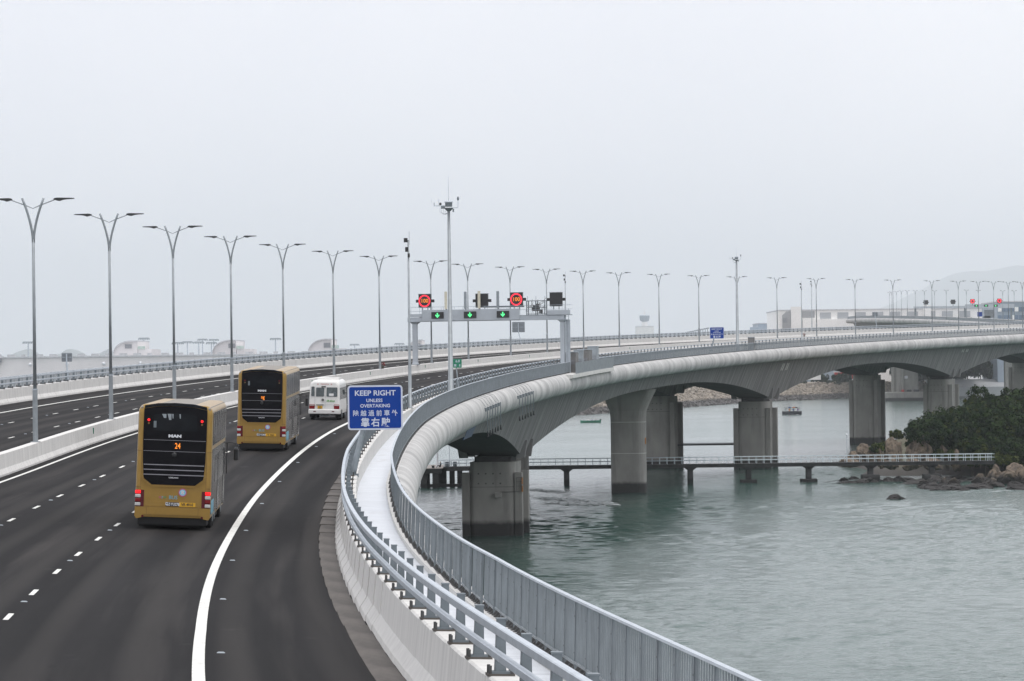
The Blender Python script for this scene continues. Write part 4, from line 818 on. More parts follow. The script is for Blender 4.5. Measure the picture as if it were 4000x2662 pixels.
# ------------------------------------------------------------------ footbridge and jetty
YF = 549.
def fx(px): return (px - 2000) * YF / F
fb = thing('footbridge', 'long low footbridge on dark columns with white railings, running out to the jetty', 'footbridge')
XL, XR = fx(1700), fx(3875); Zd = 2.95
MB().box((XL, YF - 1.1, Zd - .55), (XR, YF + 1.1, Zd - .12)).build('deck_beam', 'jetty_dark', fb)
MB().box((XL, YF - 1.3, Zd - .12), (XR, YF + 1.3, Zd)).build('deck_slab', 'jetty_dark', fb)
for px, cap in ((1990, 0), (2207, 0), (2690, 0), (2917, 1), (3152, 1), (3393, 2), (3633, 2)):
    x = fx(px); e = obj('column', None, fb, T(x, YF, 0)); bevel_box('shaft', (-.42, -.8, -4), (.42, .8, Zd - .55), .12, 2, 'jetty_dark', e); MB().prism([(-.42, 2.0), (.42, 2.0), (.95, Zd - .55), (-.95, Zd - .55)], -.8, .8).build('corbel', 'jetty_dark', e)
    if cap: bevel_box('pile_cap', (-1.15 - .1 * cap, -1.3, -3), (1.15 + .1 * cap, 1.3, .5 if cap == 1 else 1.05), .08, 1, 'jetty_dark', e)
for sy in (-1.2, 1.2):
    x = XL
    while x < XR - .1:
        e = obj('railing_panel', None, fb, T(x, YF + sy, Zd)); L = min(2.25, XR - x); mw = 'rail_white' if x > fx(2560) else 'rail_steel'
        for z in (.52, 1.02): MB().tube([(0, 0, z), (L, 0, z)], .035, 5).build('rail', mw, e)
        for q in (0, L / 2): MB().box((q - .03, -.03, -.05), (q + .03, .03, 1.05)).build('post', mw, e)
        x += 2.25
def lamp_post(label, x, y, z, h):
    e = thing('lamp_post', label, 'lamp post', T(x, y, z)); MB().tube([(0, 0, 0), (0, 0, 1.0), (0, 0, 1.02), (0, 0, h)], [.07, .07, .045, .04], 8).build('pole', 'rail_steel', e)
    MB().tube([(0, 0, h), (0, 0, h + .12), (0, 0, h + .3), (0, 0, h + .36)], [.06, .17, .15, .05], 10).build('globe', 'text_white', e)
lamp_post('thin lamp post with a small white globe on the footbridge', fx(3305), YF + 1.0, Zd - .1, 4.0)
jt = thing('jetty', 'old concrete jetty head on dark raking piles at the footbridge end', 'jetty')
JX0, JX1, JY0, JY1 = fx(1480), fx(1722), 541., 560.
MB().box((JX0, JY0, Zd - .75), (JX1, JY1, Zd - .06)).build('deck_beam', 'jetty_dark', jt); MB().box((JX0 - .2, JY0 - .2, Zd - .06), (JX1 + .2, JY1, Zd + .04)).build('deck', 'jetty_deck', jt)
MB().box((fx(1722), YF - 1.5, Zd - .6), (fx(1834), YF + 2.4, Zd + .02)).build('approach_deck', 'jetty_dark', jt)
for px in (1500, 1560, 1612, 1655, 1700):
    for y in (JY0 + .8, JY1 - 2): bevel_box('pile', (fx(px) - .5, y - .5, -4), (fx(px) + .5, y + .5, Zd - .7), .1, 1, 'jetty_dark', jt)
for px in (1728, 1760, 1790): bevel_box('pile', (fx(px) - .4, YF - .6, -4), (fx(px) + .4, YF + .6, Zd - .5), .15, 2, 'jetty_dark', jt)
for a, b in ((1590, 1640), (1680, 1640), (1545, 1575)): MB().tube([(fx(a), JY0 + .9, -1), (fx(b), JY0 + .9, Zd - .6)], .38, 6).build('raking_pile', 'jetty_dark', jt)
MB().box((fx(1640), JY0 + .5, .15), (fx(1830), JY0 + 1.4, .6)).build('fender_beam', 'jetty_dark', jt)
MB().tube([(fx(1690), JY0 + 1, Zd), (fx(1690), JY0 + 1, Zd + .3), (fx(1690), JY0 + 1, Zd + .42)], [.22, .2, .3], 10).build('bollard', 'black_box', jt)
lamp_post('grey lamp post with a dark square head on the jetty', fx(1751), YF - .5, Zd, 7.2)
MB().tube([(fx(1704), JY0 + 6, Zd), (fx(1704), JY0 + 6, Zd + 1.2), (fx(1704), JY0 + 6, Zd + 6.4)], [.16, .15, .14], 8).build('white_beacon_pole', 'text_white', jt)
person('person in a tan jacket sitting on the jetty with gear around', T(fx(1622), JY0 + 1.2, Zd + .02) @ RZ(-2.4), *SIT, 'cloth_yellow')
person('person with a pinkish top sitting beside a teal bag on the jetty', T(fx(1643), JY0 + .9, Zd + .02) @ RZ(2.0), *SIT, 'cloth_purple')
person('person in dark clothes crouching by the lamp post on the jetty', T(fx(1718), JY0 + 3.5, Zd + .02) @ RZ(1.6), *SIT, 'cloth_dark')
for px, mn, nm, lb in ((1628, 'cloth_teal', 'bag', 'teal bag on the jetty between the sitting people'), (1654, 'cloth_purple', 'bag', 'purple bag on the jetty beside the bollard'), (1741, 'galv_dark', 'bin', 'grey bin at the foot of the jetty lamp post'), (1772, 'galv_dark', 'bin', 'grey bin where the railing begins')):
    o = bevel_box(nm, (-.3, -.25, 0), (.3, .25, .45 if nm == 'bag' else .8), .12, 2, mn, None, T(fx(px), JY0 + .6 if nm == 'bag' else YF - .9, Zd + .03)); tag(o, lb, nm)
# service pipe between the two piers behind the footbridge
a, b = at(2640, 1738, 640), at(2880, 1738, 632)
pp = thing('service_walkway', 'dark narrow service walkway spanning between two piers', 'walkway'); MB().box((a.x, 636.5, a.z - .12), (b.x, 637.5, a.z + .16)).build('beam', 'jetty_dark', pp); MB().tube([(a.x, 637, a.z + .3), (b.x, 637, a.z + .25)], .06, 5).build('pipe', 'bolt_dark', pp)
# ------------------------------------------------------------------ boats
def hull(L, B, Hh, sheer, mname, par, n=13):
    rings = []
    for i in range(n):
        t = i / (n - 1); x = (t - .5) * L; k = max(.04, (1 - abs(2 * t - 1) ** 3.0)) if t > .5 else max(.55, 1 - abs(2 * t - 1) ** 5 * .45); zt = Hh + sheer * (2 * t - 1) ** 2
        rings.append([(x, -B / 2 * k, zt), (x, -B / 2 * k * .8, zt * .35), (x, -B * .2 * k, -.25), (x, B * .2 * k, -.25), (x, B / 2 * k * .8, zt * .35), (x, B / 2 * k, zt), (x, B / 2 * k * .9, zt - .12), (x, -B / 2 * k * .9, zt - .12)])
    return MB().loft(rings).build('hull', mname, par)
pb = onsea(2307, 1652)
bt = thing('motor_boat', 'small green open motor boat with people aboard', 'boat', T(pb.x, pb.y, 0) @ RZ(math.pi + .05)); hull(6.5, 1.9, .62, .18, 'boat_green', bt)
e = obj('outboard_motor', None, bt, T(-3.15, 0, 0)); bevel_box('cowl', (-.25, -.22, .6), (.3, .22, 1.15), .1, 2, 'black_box', e); MB().box((-.1, -.08, -.4), (.08, .08, .7)).build('leg', 'black_box', e)
MB().box((-.6, -.75, .35), (-.3, .75, .45)).build('thwart', 'jetty_deck', bt); MB().box((.9, -.75, .35), (1.2, .75, .45)).build('thwart', 'jetty_deck', bt)
for dx, cl, lb in ((.75, 'cloth_white', 'person in white sitting forward in the green boat'), (-.55, 'cloth_blue', 'person in blue sitting amidships in the green boat'), (-1.7, 'cloth_dark', 'person in dark clothes at the stern of the green boat')):
    person(lb, T(pb.x, pb.y, .12) @ RZ(math.pi + .05) @ T(dx, .1, .28) @ RZ(-1.57), *SIT, cl)
pb = onsea(3094, 1621)
bt = thing('fishing_boat', 'dark wooden boat with a flat canopy and people under it', 'boat', T(pb.x, pb.y, 0) @ RZ(.12)); hull(6.9, 2.3, .95, .35, 'boat_dark', bt)
for x in (-2.2, -.7, .8, 2.3):
    for y in (-.9, .9): MB().tube([(x, y, .7), (x, y, 2.35)], .06, 5).build('canopy_post', 'boat_dark', bt)
bevel_box('canopy', (-2.7, -1.2, 2.35), (2.6, 1.2, 2.47), .04, 1, 'boat_dark', bt); MB().box((-1.9, -.8, .8), (2.2, .8, 1.25)).build('cargo_box', 'boat_dark', bt)
for x0, mn in ((-1.3, 'cloth_blue'), (.2, 'orange'), (1.0, 'boat_dark')): bevel_box('roof_bundle', (x0, -.7, 2.47), (x0 + .8, .5, 2.72), .1, 2, mn, bt)
MB().tube([(-1.0, 0, 2.47), (-1.0, 0, 3.3)], .025, 4).build('aerial', 'boat_dark', bt)
for dx, cl, lb in ((-1.05, 'orange', 'person in an orange vest standing in the dark boat'), (.3, 'cloth_blue', 'person in blue standing in the dark boat'), (1.9, 'cloth_purple', 'person in a muted purple top at the bow of the dark boat')):
    person(lb, T(pb.x, pb.y, .62) @ RZ(.12) @ T(dx, -.55, 0) @ RZ(3.14), *STAND, cl)
def wake(label, pts, wd, seed):
    rr = random.Random(seed); m = MB()
    for a, b in zip(pts, pts[1:]):
        n = int((b - a).length / .5)
        for k in range(n):
            c = a.lerp(b, k / n) + Vector((rr.gauss(0, wd), rr.gauss(0, wd), .012)); r = rr.uniform(.15, .5); nn_ = 6
            m.add([(c.x + r * 1.6 * math.cos(i), c.y + r * math.sin(i), .02 + rr.uniform(0, .05)) for i in np.linspace(0, 5.24, nn_)], [tuple(range(nn_))])
    tag(m.build('foam_glints', 'foam_glints', fix=False), label, kind='stuff')
wake('white froth along the dark boat', [Vector((pb.x - 5.2, pb.y - 1.3, 0)), Vector((pb.x + 2.5, pb.y - 1.3, 0))], .35, 1)
for k, (a_, b_) in enumerate((((2110, 1945), (2260, 1962)), ((2230, 1950), (2400, 1975)), ((2130, 1965), (2330, 1972)), ((2080, 1915), (2200, 1925)))):  # pale flecks painting bright sky reflection onto the rippled water
    A_, B_ = onsea(*a_), onsea(*b_); rr = random.Random(k + 20); m = MB()
    for q in range(260):
        t_ = A_.lerp(B_, rr.random()) + Vector((rr.gauss(0, .5), rr.gauss(0, 2.2), 0)); r_ = rr.uniform(.06, .22)
        m.add([(t_.x + r_ * 2.6 * math.cos(i), t_.y + r_ * math.sin(i), .06 + rr.uniform(0, .06)) for i in np.linspace(0, 5.24, 6)], [tuple(range(6))])
    tag(m.build('foam_glints', 'foam_glints', fix=False), 'thin streak of painted sky glints on broken water between two piers', kind='stuff')
# ------------------------------------------------------------------ rocks
def rock_mesh(seed, flat=1., sub=4, rough=.35, facet=True):
    bm = bmesh.new(); bmesh.ops.create_icosphere(bm, subdivisions=sub, radius=1); off_ = Vector((seed * 7.3, seed * 3.1, seed * 1.7)); rr = random.Random(seed)
    cuts = [(Vector((rr.uniform(-1, 1), rr.uniform(-1, 1), rr.uniform(-.3, 1))).normalized(), rr.uniform(.45, .8)) for _ in range(14)]
    for v in bm.verts:
        p = v.co.copy()
        for n, dd in cuts:
            q = p.dot(n)
            if q > dd: p -= n * (q - dd) * .85
        p *= 1 + rough * (mnoise.noise(v.co * 1.3 + off_)) + rough * .35 * mnoise.noise(v.co * 3.7 + off_) + .07 * mnoise.noise(v.co * 8 + off_) - .10 * max(0, 1 - abs(mnoise.noise(v.co * 2.1 - off_)) * 9)
        v.co = p; v.co.z *= flat
    me = bpy.data.meshes.new('rock'); bm.to_mesh(me); bm.free(); return me
RM = [rock_mesh(i) for i in range(7)]
def rock_obj(label, px, ytop, ybot, wpx, Y, mname, seed, group=None, name='boulder', tilt=0., deep=1.):
    c = at(px, ybot, Y); t = at(px, ytop, Y); hw_ = wpx / 2 * Y / F; h = t.z - c.z
    me = RM[seed % 7].copy(); me.materials.clear(); me.materials.append(MATS[mname])
    o = obj(name, me, None, T(c.x, Y, c.z + h * .35) @ Matrix.Rotation(tilt, 4, 'Y') @ RZ(seed * 1.7) @ Matrix.Diagonal((hw_ * 1.18, hw_ * deep, h * .80, 1)))
    return tag(o, label, 'rock', group)
def rock_w(label, x, y, z, sx, sy, sz, mname, seed, group=None, name='rock'):
    me = RM[seed % 7].copy(); me.materials.clear(); me.materials.append(MATS[mname]); return tag(obj(name, me, None, T(x, y, z) @ RZ(seed * 2.1) @ Matrix.Diagonal((sx, sy, sz, 1))), label, 'rock', group)
pr_ = onsea(3504, 1951); rock_w('lone low dark rock breaking the water off the headland', pr_.x, pr_.y, .0, 1.75, 1.3, .85, 'rock_grey', 3)
rock_obj('reddish upright boulder split by vertical cracks beside the rounded one', 3490, 1704, 1790, 84, 560, 'rock_tan', 4, tilt=.2)
rock_obj('big rounded tan boulder with dark streaks under the trees', 3590, 1701, 1788, 116, 562, 'rock_tan', 1)
rock_obj('small pointed boulder in the shadow right of the rounded one', 3690, 1745, 1800, 50, 563, 'rock_tan', 5, tilt=-.3)
for k, (px, yt, yb, wd, Y, mn) in enumerate([(3370, 1738, 1790, 78, 561, 'rock_tan'), (3335, 1762, 1800, 60, 560, 'rock_tan'), (3412, 1752, 1800, 56, 561, 'rock_tan'), (3440, 1762, 1812, 46, 560, 'rock_tan'), (3320, 1785, 1815, 90, 556, 'rock_tan'), (3480, 1785, 1815, 70, 555, 'rock_tan'), (3560, 1785, 1820, 80, 556, 'rock_tan'), (3730, 1760, 1815, 46, 562, 'rock_tan'), (3640, 1790, 1822, 90, 557, 'rock_tan')]):
    rock_obj('weathered tan rock piled on the shore behind the footbridge railing', px, yt, yb, wd, Y, mn, k + 2, 'tan rocks behind the footbridge', tilt=.15 * ((k % 3) - 1))
for k, (px, yt, yb, wd, Y, mn) in enumerate([(3890, 1822, 1890, 90, 529, 'rock_tan'), (3960, 1815, 1885, 110, 527, 'rock_tan'), (3830, 1850, 1890, 60, 531, 'rock_tan'), (4030, 1812, 1900, 110, 526, 'rock_tan'), (3725, 1872, 1905, 60, 519, 'rock_tan'), (3690, 1865, 1902, 42, 521, 'rock_tan'), (3800, 1888, 1915, 90, 512, 'rock_tan'), (3870, 1870, 1908, 90, 517, 'rock_tan')]):
    rock_obj('cracked tan boulder on the dark tidal rocks in front of the footbridge', px, yt, yb, wd, Y, mn, k + 1, 'tan boulders at the water', tilt=.12 * ((k % 3) - 1))
rr = random.Random(11); DR = []
for k in range(34):
    px = rr.uniform(3590, 4080); Y = rr.uniform(503, 520) + (px < 3680) * 4; DR.append((px, Y, rr.uniform(1.0, 2.8), rr.uniform(.5, 1.1)))
for k in range(30):
    px = rr.uniform(3270, 3900); Y = rr.uniform(533, 553) + (px < 3400) * rr.uniform(3, 10); DR.append((px, Y, rr.uniform(.9, 2.6), rr.uniform(.4, .9)))
for k, (px, Y, sx, sz) in enumerate(DR):
    rock_w('low dark tide stained rock on the seaward side of the footbridge' if k < 34 else 'low dark tide stained rock under and behind the footbridge', (px - 2000) * Y / F, Y, .05, sx, sx * rr.uniform(.7, 1.2), sz, 'rock_grey', k, 'seaward tidal rocks' if k < 34 else 'tidal rocks by the footbridge')
# ------------------------------------------------------------------ headland terrain
def terr(x, y):
    d = math.hypot((x - 118) / 66, (y - 612) / 72); n = mnoise.noise(Vector((x * .06, y * .06, 2.3))) * .16
    k = max(0., 1 - d + n); h = -2.2 + 15.5 * min(1, k * 1.55) ** .85
    if y < 568: h = min(h, .2 + max(0, (y - 515)) * .075 + mnoise.noise(Vector((x * .3, y * .3, 5))) * .8)
    return h + .35 * mnoise.noise(Vector((x * .4, y * .4, 9)))
m = MB(); nx, ny = 76, 76
for j in range(ny):
    for i in range(nx): x = 44 + i * 2.2; y = 498 + j * 2.4; m.v.append((x, y, terr(x, y)))
for j in range(ny - 1):
    for i in range(nx - 1): a = j * nx + i; m.f.append((a, a + 1, a + nx + 1, a + nx)); m.m.append(0)
tag(m.build('headland', 'earth', smooth=True, fix=False), 'rocky wooded headland rising from the sea', kind='structure')
# ------------------------------------------------------------------ trees
def crown_mesh(seed, n_clump, leaves, rx, rz, size, mats):
    rr = random.Random(seed); V = []; Fc = []; MI = []
    cl = []
    for k in range(n_clump):
        while True:
            p = Vector((rr.uniform(-1, 1), rr.uniform(-1, 1), rr.uniform(-.75, 1)))
            if .35 < p.length < 1: break
        p *= 1 + .25 * mnoise.noise(p * 1.7 + Vector((seed, 0, 0))); cl.append(Vector((p.x * rx, p.y * rx, p.z * rz)))
    for c in cl:
        mi = rr.choices(range(len(mats)), [5, 2, 3][:len(mats)])[0]; cr_ = rr.uniform(.45, .95) * rx * .30
        for q in range(leaves):
            d = Vector((rr.gauss(0, 1), rr.gauss(0, 1), rr.gauss(.25, .8))).normalized() * cr_ * rr.uniform(.4, 1.05)
            p = c + d; nrm = (d.normalized() + Vector((rr.uniform(-.7, .7), rr.uniform(-.7, .7), rr.uniform(.0, .9)))).normalized()
            a = nrm.orthogonal().normalized(); a.rotate(Matrix.Rotation(rr.uniform(0, 6.28), 3, nrm)); b = nrm.cross(a); sa = size * rr.uniform(.6, 1.3); sb = sa * rr.uniform(.4, .7)
            i0 = len(V); V += [p - a * sa, p - b * sb + nrm * .03, p + a * sa, p + b * sb + nrm * .03]; Fc.append((i0, i0 + 1, i0 + 2, i0 + 3)); MI.append(mi)
    me = bpy.data.meshes.new('crown'); me.from_pydata([tuple(v) for v in V], [], Fc)
    for mm_ in mats: me.materials.append(MATS[mm_])
    me.polygons.foreach_set('material_index', MI); return me
CM = [crown_mesh(i, 95, 60, 3.2, 2.5, .23, ['leaf0', 'leaf1', 'leaf2']) for i in range(5)]
def trunk_mesh(seed, h):
    rr = random.Random(seed); m = MB(); m.tube([(0, 0, -1.5), (.1, 0, 0), (rr.uniform(-.2, .2), rr.uniform(-.2, .2), h * .6), (rr.uniform(-.4, .4), 0, h)], [.28, .22, .16, .07], 7)
    for k in range(6):
        a = rr.uniform(0, 6.28); r = rr.uniform(1.2, 2.4); z = h * rr.uniform(.35, .75); m.tube([(0, 0, z), (r * .5 * math.cos(a), r * .5 * math.sin(a), z + .7), (r * math.cos(a), r * math.sin(a), z + 1.3)], [.10, .07, .03], 5)
    return m.mesh('trunk', 'bark')
TM = [trunk_mesh(i, 4.2) for i in range(3)]
def tree(label, x, y, zb, sc_, seed, group, sz=1., name='tree'):
    e = thing(name, label, 'tree', T(x, y, zb) @ RZ(seed * 1.3) @ Matrix.Diagonal((sc_, sc_, sc_ * sz, 1)), group)
    obj('trunk', TM[seed % 3], e); obj('crown', CM[seed % 5], e, T(0, 0, 3.6))
TR = [(3618, 1700, 563, 1.0), (3650, 1690, 568, 1.15), (3600, 1690, 568, .8), (3700, 1700, 568, 1.1), (3745, 1690, 572, 1.2), (3790, 1700, 574, 1.2), (3700, 1660, 578, 1.0), (3760, 1655, 582, 1.1), (3810, 1650, 584, 1.15), (3860, 1680, 572, 1.2), (3910, 1700, 570, 1.2), (3960, 1690, 570, 1.25), (4010, 1700, 570, 1.2), (3860, 1640, 590, 1.2), (3910, 1645, 588, 1.2), (3960, 1635, 588, 1.25), (4010, 1625, 590, 1.3), (3800, 1765, 566, .9), (3850, 1770, 565, .95), (3900, 1770, 565, .95), (3955, 1770, 565, .9), (4005, 1775, 565, .9), (3925, 1605, 600, 1.0), (3985, 1585, 602, 1.15), (3830, 1592, 600, .8), (4040, 1590, 604, 1.3), (4070, 1640, 590, 1.3)]
for k, (px, py, Y, s_c) in enumerate(TR):
    c = at(px, py, Y)
    if k == 0: lb, g = 'round dark green tree leaning out over the big rounded boulder', None
    elif k == 2: lb, g = 'small tree on the left tip of the headland wood', None
    elif k == 24: lb, g = 'small pointed tree top standing up above the wood beside the pier', None
    elif 17 <= k <= 21: lb, g = 'low leafy tree at the foot of the headland wood, above the footbridge end', 'low trees of the headland wood'
    elif k >= 22: lb, g = 'tree standing highest at the back of the headland wood', 'back trees of the headland wood'
    elif k in (6, 7, 8): lb, g = 'tree in the headland wood standing right before the viaduct pier', 'trees before the pier'
    else: lb, g = 'dark green broadleaf tree in the dense middle of the headland wood', 'trees of the headland wood'
    tree(lb, c.x, Y, c.z - 3.6 * s_c, s_c, k, g, 1.0 if k != 24 else 1.25)
SM = crown_mesh(77, 40, 30, 1.2, .7, .20, ['leaf1', 'leaf0'])
for k, (px, py, Y) in enumerate([(3500, 1700, 564), (3425, 1752, 560), (3455, 1745, 561), (3610, 1780, 563), (3665, 1775, 562), (3710, 1780, 562), (3770, 1795, 560), (3830, 1800, 560), (3890, 1800, 560), (3950, 1800, 560)]):
    c = at(px, py, Y); e = thing('shrub', 'thin wispy shrub standing on top of the boulders' if k == 0 else 'low green shrub growing between the shore rocks', 'shrub', T(c.x, Y, c.z) @ RZ(k), None if k == 0 else 'shrubs among the rocks'); obj('foliage', SM, e); MB().tube([(0, 0, -1.2), (0, 0, .3)], .06, 5).build('stem', 'bark', e)
# ------------------------------------------------------------------ far shore of rock armour with scrub
sp = [(2050, 1640), (2213, 1626), (2500, 1607), (2760, 1586), (2950, 1572), (3150, 1563), (3320, 1556), (3480, 1551)]
base = [onsea(*q) for q in sp]; base.append(base[-1] + Vector((60, 60, 0)))
m = MB(); rings = []
dirv = Vector((-.35, .94, 0)).normalized(); nrm_ = Vector((-.5, 1, 0)).normalized()
prof = [(-6, -2), (0, 0), (9, 3.3), (18, 6.3), (22, 6.9), (60, 7.4), (150, 8.0)]
for b in base: rings.append([b + nrm_ * a + Vector((0, 0, z)) for a, z in prof])
m.loft(rings, 0, False, False); tag(m.build('far_shore', 'riprap', fix=False), 'far shore embankment of rock armour', kind='structure')
rr = random.Random(5); m = MB(); cube = [Vector(q) for q in ((-1, -1, -1), (1, -1, -1), (1, 1, -1), (-1, 1, -1), (-1, -1, 1), (1, -1, 1), (1, 1, 1), (-1, 1, 1))]; cf = [(3, 2, 1, 0), (4, 5, 6, 7), (0, 1, 5, 4), (1, 2, 6, 5), (2, 3, 7, 6), (3, 0, 4, 7)]
for k in range(5200):
    i = rr.randrange(len(base) - 1); b = base[i].lerp(base[i + 1], rr.random()); a = rr.uniform(-1, 22); z = a * .34; sz = rr.uniform(.35, .95); rot = Matrix.Rotation(rr.uniform(0, 6), 3, Vector((rr.uniform(-1, 1), rr.uniform(-1, 1), rr.uniform(-1, 1))))
    p = b + nrm_ * a + Vector((0, 0, z)); m.add([p + rot @ Vector((v.x * sz * rr.uniform(.6, 1.2), v.y * sz * rr.uniform(.6, 1.2), v.z * sz * .7)) for v in cube], cf)
tag(m.build('rock_armour', 'riprap', fix=False), 'countless pale armour stones on the far shore slope', kind='stuff')
FS = crown_mesh(91, 60, 34, 3.6, 2.0, .42, ['leaf2', 'leaf0'])
for k in range(44):
    t = rr.uniform(.8, 6.9); i = int(t); b = base[i].lerp(base[i + 1], t - i); a = rr.uniform(21, 60); p = b + nrm_ * a; big = t > 4.2 and rr.random() < .7
    e = thing('shrub' if not big else 'tree', 'dark green scrub on top of the far rock slope' if not big else 'spreading dark tree on top of the far rock slope', 'shrub' if not big else 'tree', T(p.x, p.y, 6.6 + (3.2 if big else .8)) @ RZ(k) @ Matrix.Diagonal((1.25 if big else .95,) * 2 + (1.2 if big else .7, 1)), 'far shore scrub' if not big else 'far shore trees'); obj('foliage' if not big else 'crown', FS, e)
    MB().tube([(0, 0, -4), (0, 0, 0)], .16, 5).build('stem' if not big else 'trunk', 'bark', e)
for px, Y, wd, hh, mn, lb in ((3170, 1840, 9, 5, 'wall_white', 'small white shed behind the far shore trees'), (3305, 1900, 12, 3.5, 'red_paint', 'red and white stack of containers behind the far shore')):
    c = at(px, 1490, Y); e = thing('shed', lb, 'building', T(c.x, Y, 9.5)); MB().box((-wd / 2, -3, 0), (wd / 2, 3, hh)).build('wall', mn, e); MB().box((-wd / 2 - .2, -3.2, hh), (wd / 2 + .2, 3.2, hh + .4)).build('roof', 'wall_white', e)
# ------------------------------------------------------------------ sea wall and quay on the right, far away
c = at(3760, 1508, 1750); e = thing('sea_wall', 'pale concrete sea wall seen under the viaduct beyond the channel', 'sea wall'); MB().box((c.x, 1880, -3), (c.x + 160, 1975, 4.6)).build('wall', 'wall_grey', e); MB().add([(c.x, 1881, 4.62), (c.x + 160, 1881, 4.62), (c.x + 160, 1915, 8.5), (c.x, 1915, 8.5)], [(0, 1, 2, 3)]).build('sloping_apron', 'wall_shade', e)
for k in range(38): p = Vector((c.x - 12 + k * 4.0 + rr.uniform(-2, 2), 1932 + rr.uniform(-12, 20), rr.uniform(12, 15))); e = thing('tree', 'dark tree in the row behind the far sea wall', 'tree', T(*p) @ RZ(k) @ Matrix.Diagonal((1.7, 1.7, 2.6, 1)), 'trees behind the sea wall'); obj('crown', FS, e); MB().tube([(0, 0, -3.5), (0, 0, 0)], .15, 5).build('trunk', 'bark', e)

# ------------------------------------------------------------------ second viaduct sweeping across behind, with its piers and lamps
VP = [(4350, 1130, 24.8), (4200, 1190, 26.5), (4050, 1255, 28.3), (3900, 1330, 30.2), (3760, 1410, 31.9), (3620, 1500, 33.7), (3500, 1590, 35.2), (3410, 1670, 36.4), (3345, 1750, 37.3), (3312, 1830, 38.0), (3318, 1910, 38.6), (3350, 1990, 39.2)]
vp = [Vector(((px - 2000) * Y / F, Y, z + 1.9 + .0004 * (Y - 1500))) for px, Y, z in VP]
pts = []
for i in range(len(vp) - 1):
    p0, p1, p2, p3 = vp[max(i - 1, 0)], vp[i], vp[i + 1], vp[min(i + 2, len(vp) - 1)]
    for t in np.linspace(0, 1, 8, endpoint=False): pts.append(.5 * ((2 * p1) + (p2 - p0) * t + (2 * p0 - 5 * p1 + 4 * p2 - p3) * t * t + (3 * p1 - p0 - 3 * p2 + p3) * t ** 3))
pts.append(vp[-1])
def fr2(i):
    d = pts[min(i + 1, len(pts) - 1)] - pts[max(i - 1, 0)]; d.z = 0; d.normalize(); return Vector((d.y, -d.x, 0)) * -1     # towards the camera side
fv = thing('far_viaduct', 'second pale viaduct ramp sweeping across behind the main one', 'bridge')
def sw2(name, prof, mn, close=True):
    m = MB(); rings = []; uv = []; L = 0
    for i, p in enumerate(pts):
        n = fr2(i); rings.append([p + n * o + Vector((0, 0, z)) for o, z in prof]); L += (p - pts[max(i - 1, 0)]).length
        a = 0
        for k, q in enumerate(prof): a += 0 if k == 0 else math.hypot(q[0] - prof[k - 1][0], q[1] - prof[k - 1][1]); uv.append((a, L))
    m.loft(rings, 0, close, close); m.uv = uv; return m.build(name, mn, fv, smooth=False)
sw2('cornice', [(0, 0), (.35, -.1), (.7, -.5), (.78, -1.0), (.6, -1.6), (.2, -2.0), (-3, -2.1), (-3, 0)], 'cornice_concrete')
sw2('girder', [(-3, -2.0), (-4.2, -4.6), (-9.5, -4.6), (-11, -2.0)], 'girder_concrete')
sw2('deck', [(-.1, .02), (-14, .02), (-14, -1.8), (-2.9, -1.8)], 'cornice_concrete')
sw2('fence', [(-.1, 0), (-.1, 1.2), (-.18, 1.2), (-.18, 0)], 'fence_steel'); sw2('parapet', [(-2.0, 0), (-2.0, 1.2), (-2.5, 1.2), (-2.7, 0)], 'barrier_concrete')
for px, wy, ww, lb in ((3542, 1567, 6.0, ''), (3790, 1520, 5.0, '')):
    b = onsea(px, wy); b.y += 6; i = min(range(len(pts)), key=lambda k: abs(pts[k].x - b.x) + abs(pts[k].y - b.y) * .2); top = 31.
    e = obj('pier', None, fv, T(b.x, b.y, 0))
    MB().loft([[(x, y, z) for x, y in rrect(ww, 3, 2.4)] for z in (-4, top)]).build('shaft', 'pier_concrete', e)
    for x in (-ww - .7, -ww * .35): bevel_box('pilaster', (x, -3.9, -4), (x + 1.3, -2.5, top), .2, 1, 'pier_concrete', e)
    bevel_box('pile_cap', (-ww - 3.5, -6, -4), (ww + 3.5, 6, 4.2), .4, 2, 'pier_concrete', e); 
    for x, s2, mn in ((-2.2, 1.2, 'red_paint'), (.2, 2.2, 'black_box'), (3.4, 2.6, 'boat_dark')): bevel_box('stored_crate', (x, -5, 4.2), (x + s2, -4, 5.2), .1, 1, mn, e)
    MB().box((-.6, -3.06, 10.3), (.9, -3.0, 11.6)).build('notice_board', 'text_white', e)
flamp = make_lamp('small distant street lamp along the second viaduct ramp', 'street lamps on the far ramp')
FL = [(3482, 1690), (3490, 1640), (3510, 1600), (3529, 1565), (3552, 1530), (3584, 1492), (3620, 1460), (3660, 1425), (3706, 1395), (3785, 1365), (3832, 1340), (3928, 1305), (3973, 1280), (4030, 1255)]
for k, (px, Y) in enumerate(FL):
    i = min(range(len(pts)), key=lambda j: abs(pts[j].y - Y)); M = T((px - 2000) * Y / F, Y + 6, pts[i].z + .5) @ RZ(.9)
    if k == 0: flamp.matrix_basis = M
    else: copy_tree(flamp, M)
er = thing('elevated_road', 'hidden elevated road deck behind the far ramp', 'road'); MB().box((183, 1640, 24.4), (246, 1960, 26.)).build('deck', 'cornice_concrete', er)
for x_ in (196, 226): bevel_box('column', (x_ - 2.2, 1648, -3), (x_ + 2.2, 1652, 24.4), .3, 2, 'pier_concrete', er)
FL2 = [(3578, 1850, 29), (3608, 1830, 28), (3640, 1860, 27), (3672, 1900, 25), (3706, 1880, 25), (3740, 1900, 24), (3775, 1950, 22)]
fl2 = make_lamp('faint small street lamp on the lower road behind the far ramp', 'street lamps on the hidden road')
